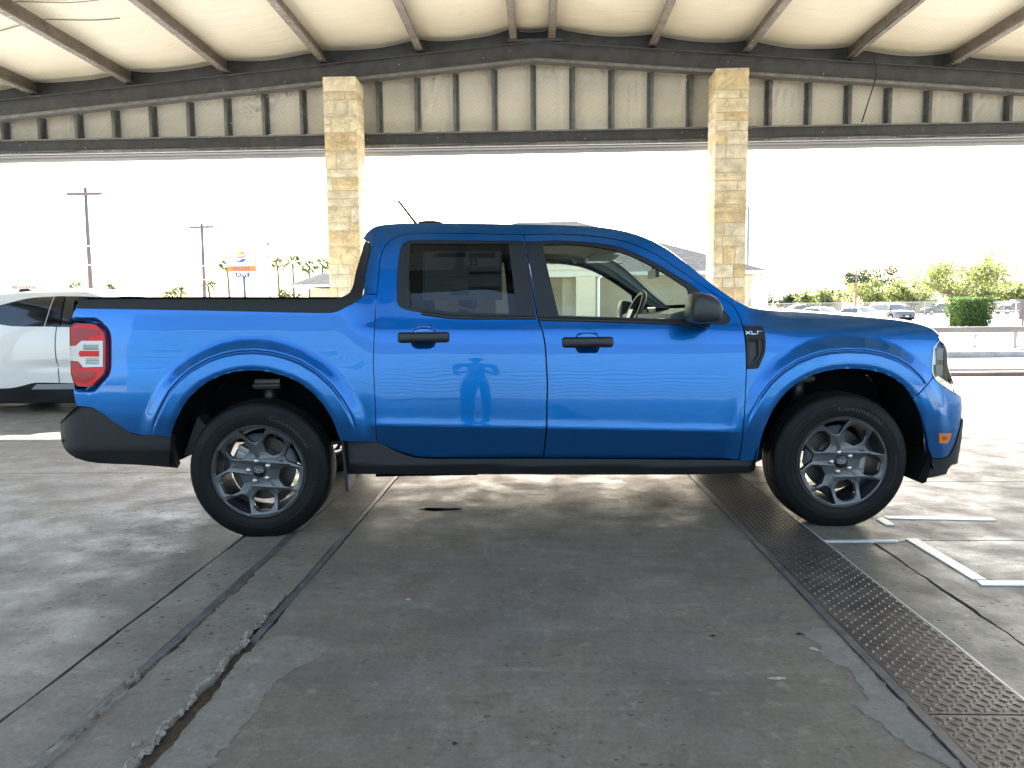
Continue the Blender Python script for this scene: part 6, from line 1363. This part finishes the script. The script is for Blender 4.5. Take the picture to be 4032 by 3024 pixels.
# buildings
M_shing = mat('grey shingles', (.135, .128, .118), 1., spec=0., var=.25, vscale=5, bump=.5, bscale=14, stretch=(.6, .6, 3)); M_fasc = mat('cream fascia', (.60, .56, .47), .7)
def brick_mat(name, c1, c2, mo):
    m = bpy.data.materials.new(name); m.use_nodes = True; t = m.node_tree; p = t.nodes['Principled BSDF']; N = t.nodes.new; tc = N('ShaderNodeTexCoord'); mp = N('ShaderNodeMapping'); mp.inputs['Rotation'].default_value = (R_(90), 0, 0); t.links.new(tc.outputs['Object'], mp.inputs[0])
    b = N('ShaderNodeTexBrick'); b.inputs['Color1'].default_value = (*c1, 1); b.inputs['Color2'].default_value = (*c2, 1); b.inputs['Mortar'].default_value = (*mo, 1); b.inputs['Scale'].default_value = 1.; b.inputs['Brick Width'].default_value = .30; b.inputs['Row Height'].default_value = .10; b.inputs['Mortar Size'].default_value = .012
    t.links.new(mp.outputs[0], b.inputs['Vector']); t.links.new(b.outputs[0], p.inputs['Base Color']); p.inputs['Roughness'].default_value = .9; MATS[name] = m; return m
M_bwall = brick_mat('tan block wall', (.44, .375, .255), (.47, .40, .28), (.435, .37, .255)); M_bwall2 = brick_mat('cream block wall', (.60, .52, .36), (.63, .55, .39), (.585, .505, .35))
def hip_roof(mb, x0, x1, y0, y1, ze, peak):
    (pa, pb) = peak; V = [(x0, y0, ze), (x1, y0, ze), (x1, y1, ze), (x0, y1, ze), pa, pb]
    mb.add(V, [(0, 1, 5, 4), (1, 2, 5), (2, 3, 4, 5), (3, 0, 4), (0, 3, 2, 1)])
bl_ = tag(empty('tan_building', (0, 0, 0)), 'tan block building with grey shingle hip roof seen through the cab and over the windshield', 'building')
mb = MB(); mb.box(-8.6, 10.15, 36.2, 48, 0, 3.0); mb.build('wall', M_bwall, bl_)
mb = MB(); hip_roof(mb, -9.5, 10.82, 35.4, 48.8, 3.12, ((-1.0, 42, 6.28), (2.23, 42, 6.28))); mb.build('roof', M_shing, bl_)
mb = MB(); mb.box(-9.5, 10.82, 35.38, 35.42, 2.94, 3.11); mb.box(10.80, 10.84, 35.38, 48.8, 2.94, 3.11); mb.box(-9.5, 10.8, 35.42, 36.2, 2.94, 2.98); mb.build('fascia', M_fasc, bl_)
mb = MB(); mb.box(9.62, 10.2, 36.05, 36.6, 0, 2.94); mb.box(9.55, 10.27, 35.98, 36.67, 2.62, 2.9); mb.build('corner_pier', M_bwall2, bl_)
mb = MB(); mb.tube([(10.7, 35.45, 3.0), (10.5, 35.7, 2.8), (10.24, 36.0, 2.6), (10.24, 36.0, 0)], .05, 8); mb.build('downspout', M_fasc, bl_, True)
pc = tag(empty('porte_cochere', (0, 0, 0)), 'cream entrance porch with square piers, seen through the front door window', 'porch')
mb = MB(); mb.box(-6, 3.25, 29.6, 36.0, 2.90, 3.12); mb.box(-6, 3.1, 29.8, 30.1, 2.62, 2.90); mb.build('entablature', M_fasc, pc)
mb = MB(); hip_roof(mb, -6.2, 3.4, 29.4, 36.1, 3.13, ((-3, 33.5, 4.6), (.6, 33.5, 4.6))); mb.build('roof', M_shing, pc)
for x in (-5.4, -1.6, 1.62):
    mb = MB(); mb.box(x-.05, x+.72, 29.75, 30.4, 0, 2.62); mb.build('pier', M_bwall2, pc)
mb = MB(); mb.box(1.05, 1.55, 30.5, 30.9, 0, 2.62); mb.build('inner_pier', M_bwall, pc)
mb = MB(); mb.tube([(3.15, 29.62, 2.98), (2.75, 29.66, 2.75), (2.45, 29.7, 2.55), (2.44, 29.7, 0)], .055, 8); mb.build('downspout', mat('white pipe', (.75, .74, .70), .5), pc, True)
mb = MB(); mb.box(-.9, .75, 36.12, 36.2, 0, 2.4); mb.build('dark_doorway', mat('doorway glass', (.05, .06, .07), .1), pc)
ks = tag(empty('kiosk', (-14.5, 48, 0)), 'small tan kiosk with grey tiled pyramid roof beside the left stone column', 'kiosk')
mb = MB(); mb.box(-.2, 2.2, 0, 2.4, 0, 2.95); mb.build('wall', M_bwall2, ks)
mb = MB(); mb.add([(-1.2, -1, 3.2), (2.9, -1, 3.2), (2.9, 3.2, 3.2), (-1.2, 3.2, 3.2), (.45, 1.1, 4.05)], [(0, 1, 4), (1, 2, 4), (2, 3, 4), (3, 0, 4), (3, 2, 1, 0)]); mb.build('roof', M_shing, ks); mb = MB(); mb.box(-1.2, 2.9, -1.02, -.98, 3.04, 3.19); mb.box(-1.2, 2.9, -.98, 3.1, 3.04, 3.07); mb.build('fascia', M_fasc, ks)
mb = MB(); mb.box(.4, .75, -.02, .06, 2.66, 2.80); mb.build('wall_light', mat('sign white'), ks)
fs = tag(empty('fire_station', (-78, 110, 1.0)), 'white fire station wall carrying orange lettering above the white crossover', 'building')
M_fsw = mat('white stucco', (.85, .85, .84), .8); mb = MB(); mb.box(-12, 9, 0, 14, -1, 5.6); mb.build('wall', M_fsw, fs); mb = MB(); mb.box(-12.2, 9.2, -.2, 14.2, 5.6, 5.75); mb.build('parapet', M_fsw, fs)
text_obj('lettering', 'FIRE STATION #2', .78, mat('orange letters', (.60, .26, .10), .6), fs, lambda a, b, c: (.75+a*.62, -.03-c, 4.95+b*.8), extrude=.02, bold=.01)
sh = tag(empty('metal_shed', (17.7, 60, 0)), 'pale blue metal shed beyond the right corner of the tan building', 'shed')
M_shed = mat('pale blue metal', (.52, .60, .70), .5); mb = MB(); mb.box(-.75, .7, 0, 3, 0, 2.15); mb.build('wall', M_shed, sh); mb = MB(); mb.add([(-.85, -.1, 2.15), (.8, -.1, 2.15), (.8, 3.1, 2.15), (-.85, 3.1, 2.15), (-.1, -.1, 2.62), (-.1, 3.1, 2.62)], [(0, 1, 4), (2, 3, 5), (0, 4, 5, 3), (1, 2, 5, 4), (0, 3, 2, 1)]); mb.build('roof', M_shed, sh)
hs = tag(empty('tiled_house', (42.2, 112, .6)), 'low house with pale tan roof among the far trees', 'house'); mb = MB(); mb.box(-3, 3, 0, 6, 0, 2.2); mb.build('wall', mat('house wall', (.5, .42, .34), .9), hs); mb = MB(); hip_roof(mb, -3.6, 3.6, -.6, 6.6, 2.2, ((-.8, 3, 3.9), (1.2, 3, 3.9))); mb.build('roof', mat('tan roof', (.45, .33, .25), .9), hs)
hs = tag(empty('grey_house', (56.5, 112, .6)), 'house with blue grey roof under the large dark tree', 'house'); mb = MB(); mb.box(-2.6, 2.6, 0, 6, 0, 2.2); mb.build('wall', mat('house wall'), hs); mb = MB(); mb.add([(-3, -.6, 2.1), (3, -.6, 2.1), (3, 6.6, 2.1), (-3, 6.6, 2.1), (-2.2, 3, 4.2), (2.6, 3, 3.9)], [(0, 1, 5, 4), (1, 2, 5), (2, 3, 4, 5), (3, 0, 4), (0, 3, 2, 1)]); mb.build('roof', mat('blue grey roof', (.16, .18, .23), .8), hs)
# fences and rails
M_galv = mat('galvanised rail', (.50, .50, .50), .5, .5)
def chain_link():
    m = bpy.data.materials.new('chain link'); m.use_nodes = True; t = m.node_tree; t.nodes.clear(); N = t.nodes.new; L = t.links.new
    p = N('ShaderNodeBsdfPrincipled'); p.inputs['Base Color'].default_value = (.62, .62, .60, 1); tr = N('ShaderNodeBsdfTransparent'); mx = N('ShaderNodeMixShader'); mx.inputs[0].default_value = .22; o = N('ShaderNodeOutputMaterial')
    L(tr.outputs[0], mx.inputs[1]); L(p.outputs[0], mx.inputs[2]); L(mx.outputs[0], o.inputs[0]); return m
fn = tag(empty('chain_link_fence', (0, 88, .38)), 'pale chain-link fence running behind the parked cars and the hedge', 'fence')
mb = MB(); mb.tube([(24, 0, 1.75), (66, 0, 1.75)], .035, 6); mb.tube([(24, 0, .1), (66, 0, .1)], .02, 6); mb.build('rail', M_galv, fn)
for i in range(15): mb = MB(); mb.tube([(24+3*i, 0, -.2), (24+3*i, 0, 1.8)], .04, 6); mb.build('post', M_galv, fn)
mesh_obj('mesh', [(24, 0, .1), (66, 0, .1), (66, 0, 1.75), (24, 0, 1.75)], [(0, 1, 2, 3)], chain_link(), fn)
wf = tag(empty('white_rail_fence', (0, 92, .45)), 'white post and rail fence in front of the dark red pickup', 'fence')
for z in (.55, 1.55): mb = MB(); mb.tube([(54, 0, z), (80, 0, z)], .06, 6); mb.build('rail', mat('white rail', (.75, .75, .73), .6), wf)
for i in range(9): mb = MB(); mb.tube([(54.8+3.1*i, 0, -.2), (54.8+3.1*i, 0, 1.65)], .07, 6); mb.build('post', mat('white rail'), wf)
bp = tag(empty('wooden_sign_post', (28.75, 45, 0)), 'broad weathered wooden post cut by the right edge of the picture', 'post'); mb = MB(); mb.box(-.20, .32, -.08, .08, .55, 1.72); mb.build('board', M_wood, bp, bevel=.01); mb = MB(); mb.box(-.05, .05, -.04, .04, -.1, .6); mb.box(.15, .22, -.04, .04, -.1, .6); mb.build('leg', M_wood, bp)
gr = tag(empty('guard_rail', (0, 20, 0)), 'long brown steel guard beam on posts behind the front of the truck', 'guard rail')
M_beam = mat('brown beam', (.20, .178, .17), .6, .2, var=.2, vscale=2)
mb = MB(); mb.box(5.2, 14.5, -.08, .08, .55, .705); mb.build('beam', M_beam, gr, bevel=.02)
for x in (5.6, 12.62): mb = MB(); mb.tube([(x, .02, -.05), (x, .02, .56)], .045, 8); mb.build('post', mat('post grey', (.33, .29, .28), .6), gr)
pr_ = tag(empty('pipe_rail', (0, 21.6, 0)), 'low grey pipe railing below the long brown guard beam', 'railing'); M_pipe = mat('pipe grey', (.27, .26, .27), .5, .3)
mb = MB(); mb.tube([(5.5, 0, .47), (13.95, 0, .40), (14.0, 0, .09)], .028, 8); mb.tube([(5.5, 0, .12), (14.0, 0, .09)], .026, 8); mb.build('rail', M_pipe, pr_)
for x in (6.7, 9.65, 12.5): mb = MB(); mb.tube([(x, 0, -.02), (x, 0, .46)], .025, 8); mb.build('post', M_pipe, pr_)
M_kerb = mat('kerb concrete', (.36, .33, .27), .9, var=.2, vscale=4); M_kerb2 = mat('grey kerb', (.30, .29, .28), .9, var=.2, vscale=4); M_kerb3 = mat('brown kerb', (.24, .17, .14), .9, var=.25, vscale=4)
for (y0, y1, h, m, x0) in ((19.6, 20.3, .13, M_kerb, 5), (18.2, 18.6, .15, M_kerb2, 5), (14.25, 14.45, .05, mat('pale kerb', (.37, .30, .29), .9), 5), (13.12, 13.30, .07, M_kerb3, 4.5)):
    mb = MB(); mb.box(x0, 40, y0, y1, -.03, h); tag(mb.build('kerb', m, bevel=.015), kind='structure')
tag(mesh_obj('planting_strip', [(5, 18.62, .03), (40, 18.62, .03), (40, 19.58, .03), (5, 19.58, .03)], [(0, 1, 2, 3)], mat('strip soil', (.32, .28, .18), .95, var=.3, vscale=3)), kind='structure')
r = random.Random(9); gb = MB()
for _ in range(900):
    x = r.choice((r.uniform(6, 9), r.uniform(8, 12.5), r.uniform(10.6, 11.1), r.uniform(5, 20))); y = r.uniform(18.7, 19.5); h = r.uniform(.03, .10)*(1.5 if 10.5 < x < 11.2 else 1); a = r.uniform(0, 6.28); dx, dy = .012*math.cos(a), .012*math.sin(a)
    gb.add([(x-dx, y-dy, .028), (x+dx, y+dy, .028), (x+r.uniform(-.04, .04), y+r.uniform(-.04, .04), .03+h)], [(0, 1, 2)])
tag(mesh_obj('weeds', gb.v, gb.f, L_hed), kind='stuff')
tag(mesh_obj('verge', [(10, 49.52, .004), (120, 49.52, .004), (120, 56.4, .03), (10, 56.4, .03)], [(0, 1, 2, 3)], mat('dry grass', (.34, .33, .13), .95, var=.25, vscale=1.5, bump=.4, bscale=30)), kind='structure')
# ============================================================ THE PHOTOGRAPHER, seen only mirrored in the doors
def skin_mesh(name, chains, m, parent, levels=2):
    """chains: lists of (x,y,z,radius); the first point of later chains joins the nearest earlier vertex when it coincides"""
    V = []; E = []; Rr = []; key = {}
    for ch in chains:
        prev = None
        for x, y, z, r in ch:
            k = (round(x, 4), round(y, 4), round(z, 4))
            if k not in key: key[k] = len(V); V.append((x, y, z)); Rr.append(r)
            i = key[k]
            if prev is not None and prev != i: E.append((prev, i))
            prev = i
    me = bpy.data.meshes.new(name); me.from_pydata(V, E, []); o = bpy.data.objects.new(name, me); col.objects.link(o)
    sk = o.modifiers.new('skin', 'SKIN'); sk.use_smooth_shade = True
    for i, r in enumerate(Rr): rr = r if isinstance(r, tuple) else (r, r); me.skin_vertices[0].data[i].radius = rr; me.skin_vertices[0].data[i].use_root = (i == 0)
    ss = o.modifiers.new('sub', 'SUBSURF'); ss.levels = levels; ss.render_levels = levels
    me2 = bpy.data.meshes.new_from_object(o.evaluated_get(bpy.context.evaluated_depsgraph_get())); bpy.data.objects.remove(o)
    me2.materials.append(m); me2.name = name; o = bpy.data.objects.new(name, me2); col.objects.link(o); o.parent = parent; return o
per = tag(empty('person', (-.12, -.50, 0)), 'person in a pale shirt and dark trousers photographing the truck, mirrored in its doors', 'person')
M_skin = mat('skin', (.42, .25, .17), .55); M_shirt = mat('pale shirt', (.20, .23, .27), .85, var=.15, vscale=20); M_pants = mat('dark trousers', (.03, .035, .05), .85); M_hair = mat('dark hair', (.02, .015, .012), .7)
ch = [[(0, -.06, .98, .10), (0, -.06, 1.12, .105), (0, -.06, 1.30, .12), (0, -.06, 1.42, .10), (0, -.05, 1.50, .055), (0, -.035, 1.56, .058), (0, -.02, 1.64, .088), (0, -.03, 1.70, .082)]]
for s in (-1, 1):
    ch.append([(0, -.06, 1.42, .10), (s*.12, -.06, 1.42, .065), (s*.20, -.06, 1.38, .052), (s*.25, -.02, 1.20, .042), (s*.26, .03, 1.09, .037), (s*.17, .22, 1.12, .032), (s*.09, .38, 1.13, .024), (s*.075, .43, 1.135, .026)])
    for k, (dx, dz, l, r_) in enumerate(((.0, .030, .05, .0085), (.004, .012, .055, .009), (.004, -.006, .052, .0085), (.0, -.022, .042, .0075))):
        ch.append([(s*.075, .43, 1.135, .026), (s*(.068+dx), .462, 1.135+dz, r_), (s*(.050), .478, 1.135+dz, r_*.9), (s*(.030-.2*(.05-l)), .472, 1.135+dz, r_*.75)])
    ch.append([(s*.075, .43, 1.135, .026), (s*.072, .435, 1.165, .010), (s*.052, .448, 1.178, .0085)])
    ch.append([(0, -.06, .98, .10), (s*.09, -.06, .92, .085), (s*.11, -.04, .50, .055), (s*.13, -.07, .10, .038), (s*.135, -.06, .06, .036), (s*.15, .05, .04, .030), (s*.155, .10, .03, .022)])
body = skin_mesh('body', ch, M_skin, per)
skin_mesh('shirt', [[(0, -.06, .93, .125), (0, -.06, 1.08, .122), (0, -.06, 1.30, .138), (0, -.06, 1.43, .105)]]+[[(0, -.06, 1.43, .105), (s*.13, -.06, 1.42, .08), (s*.205, -.06, 1.375, .066), (s*.245, -.03, 1.24, .058)] for s in (-1, 1)], M_shirt, per)
skin_mesh('trousers', [[(0, -.06, 1.0, .115), (0, -.06, .94, .12)]]+[[(0, -.06, .94, .12), (s*.095, -.06, .86, .10), (s*.112, -.04, .50, .075), (s*.13, -.07, .09, .062)] for s in (-1, 1)], M_pants, per)
for s in (-1, 1):
    mb = MB(); mb.prism([(-.13, 0), (.14, 0), (.145, .03), (.09, .075), (0, .10), (-.12, .095)], lambda a, b: (s*.14-.048, a-.01, b), lambda a, b: (s*.14+.048, a-.01, b)); mb.build('shoe', mat('shoe', (.03, .03, .03), .6), per, bevel=.015)
mb = MB(); mb.lathe([(0, .115), (.05, .108), (.085, .075), (.098, .02), (.097, -.03), (.085, -.07)], 20, axis='z', cen=(0, -.045, 1.675)); mb.build('hair', M_hair, per, True)
mb = MB(); mb.prism([(-.012, 0), (.012, 0), (.004, .045)], lambda a, b: (a, .055, 1.62+b), lambda a, b: (a*.6, .082-b*.3, 1.62+b)); mb.build('nose', M_skin, per, bevel=.004)
for s in (-1, 1):
    mb = MB(); mb.lathe([(0, .012), (.009, .008), (.013, 0)], 10, axis='y', cen=(s*.033, .052, 1.665)); mb.build('eye', mat('eye', (.05, .04, .04), .2), per, True)
    mb = MB(); mb.lathe([(0, .012), (.018, .008), (.026, 0), (.02, -.01)], 10, axis='x', cen=(s*.088, -.02, 1.645)); mb.build('ear', M_skin, per, True)
mb = MB(); mb.box(-.026, .026, .060, .066, 1.585, 1.595); mb.build('mouth', mat('lips', (.35, .15, .12), .5), per)
mb = MB(); mb.box(-.078, .078, -.020, -.012, 1.10, 1.172); ph_ = tag(mb.build('mobile_phone', M_gloss, bevel=.003, loc=(-.05, -.008, 0)), 'black mobile phone held by the mirrored person', 'phone')
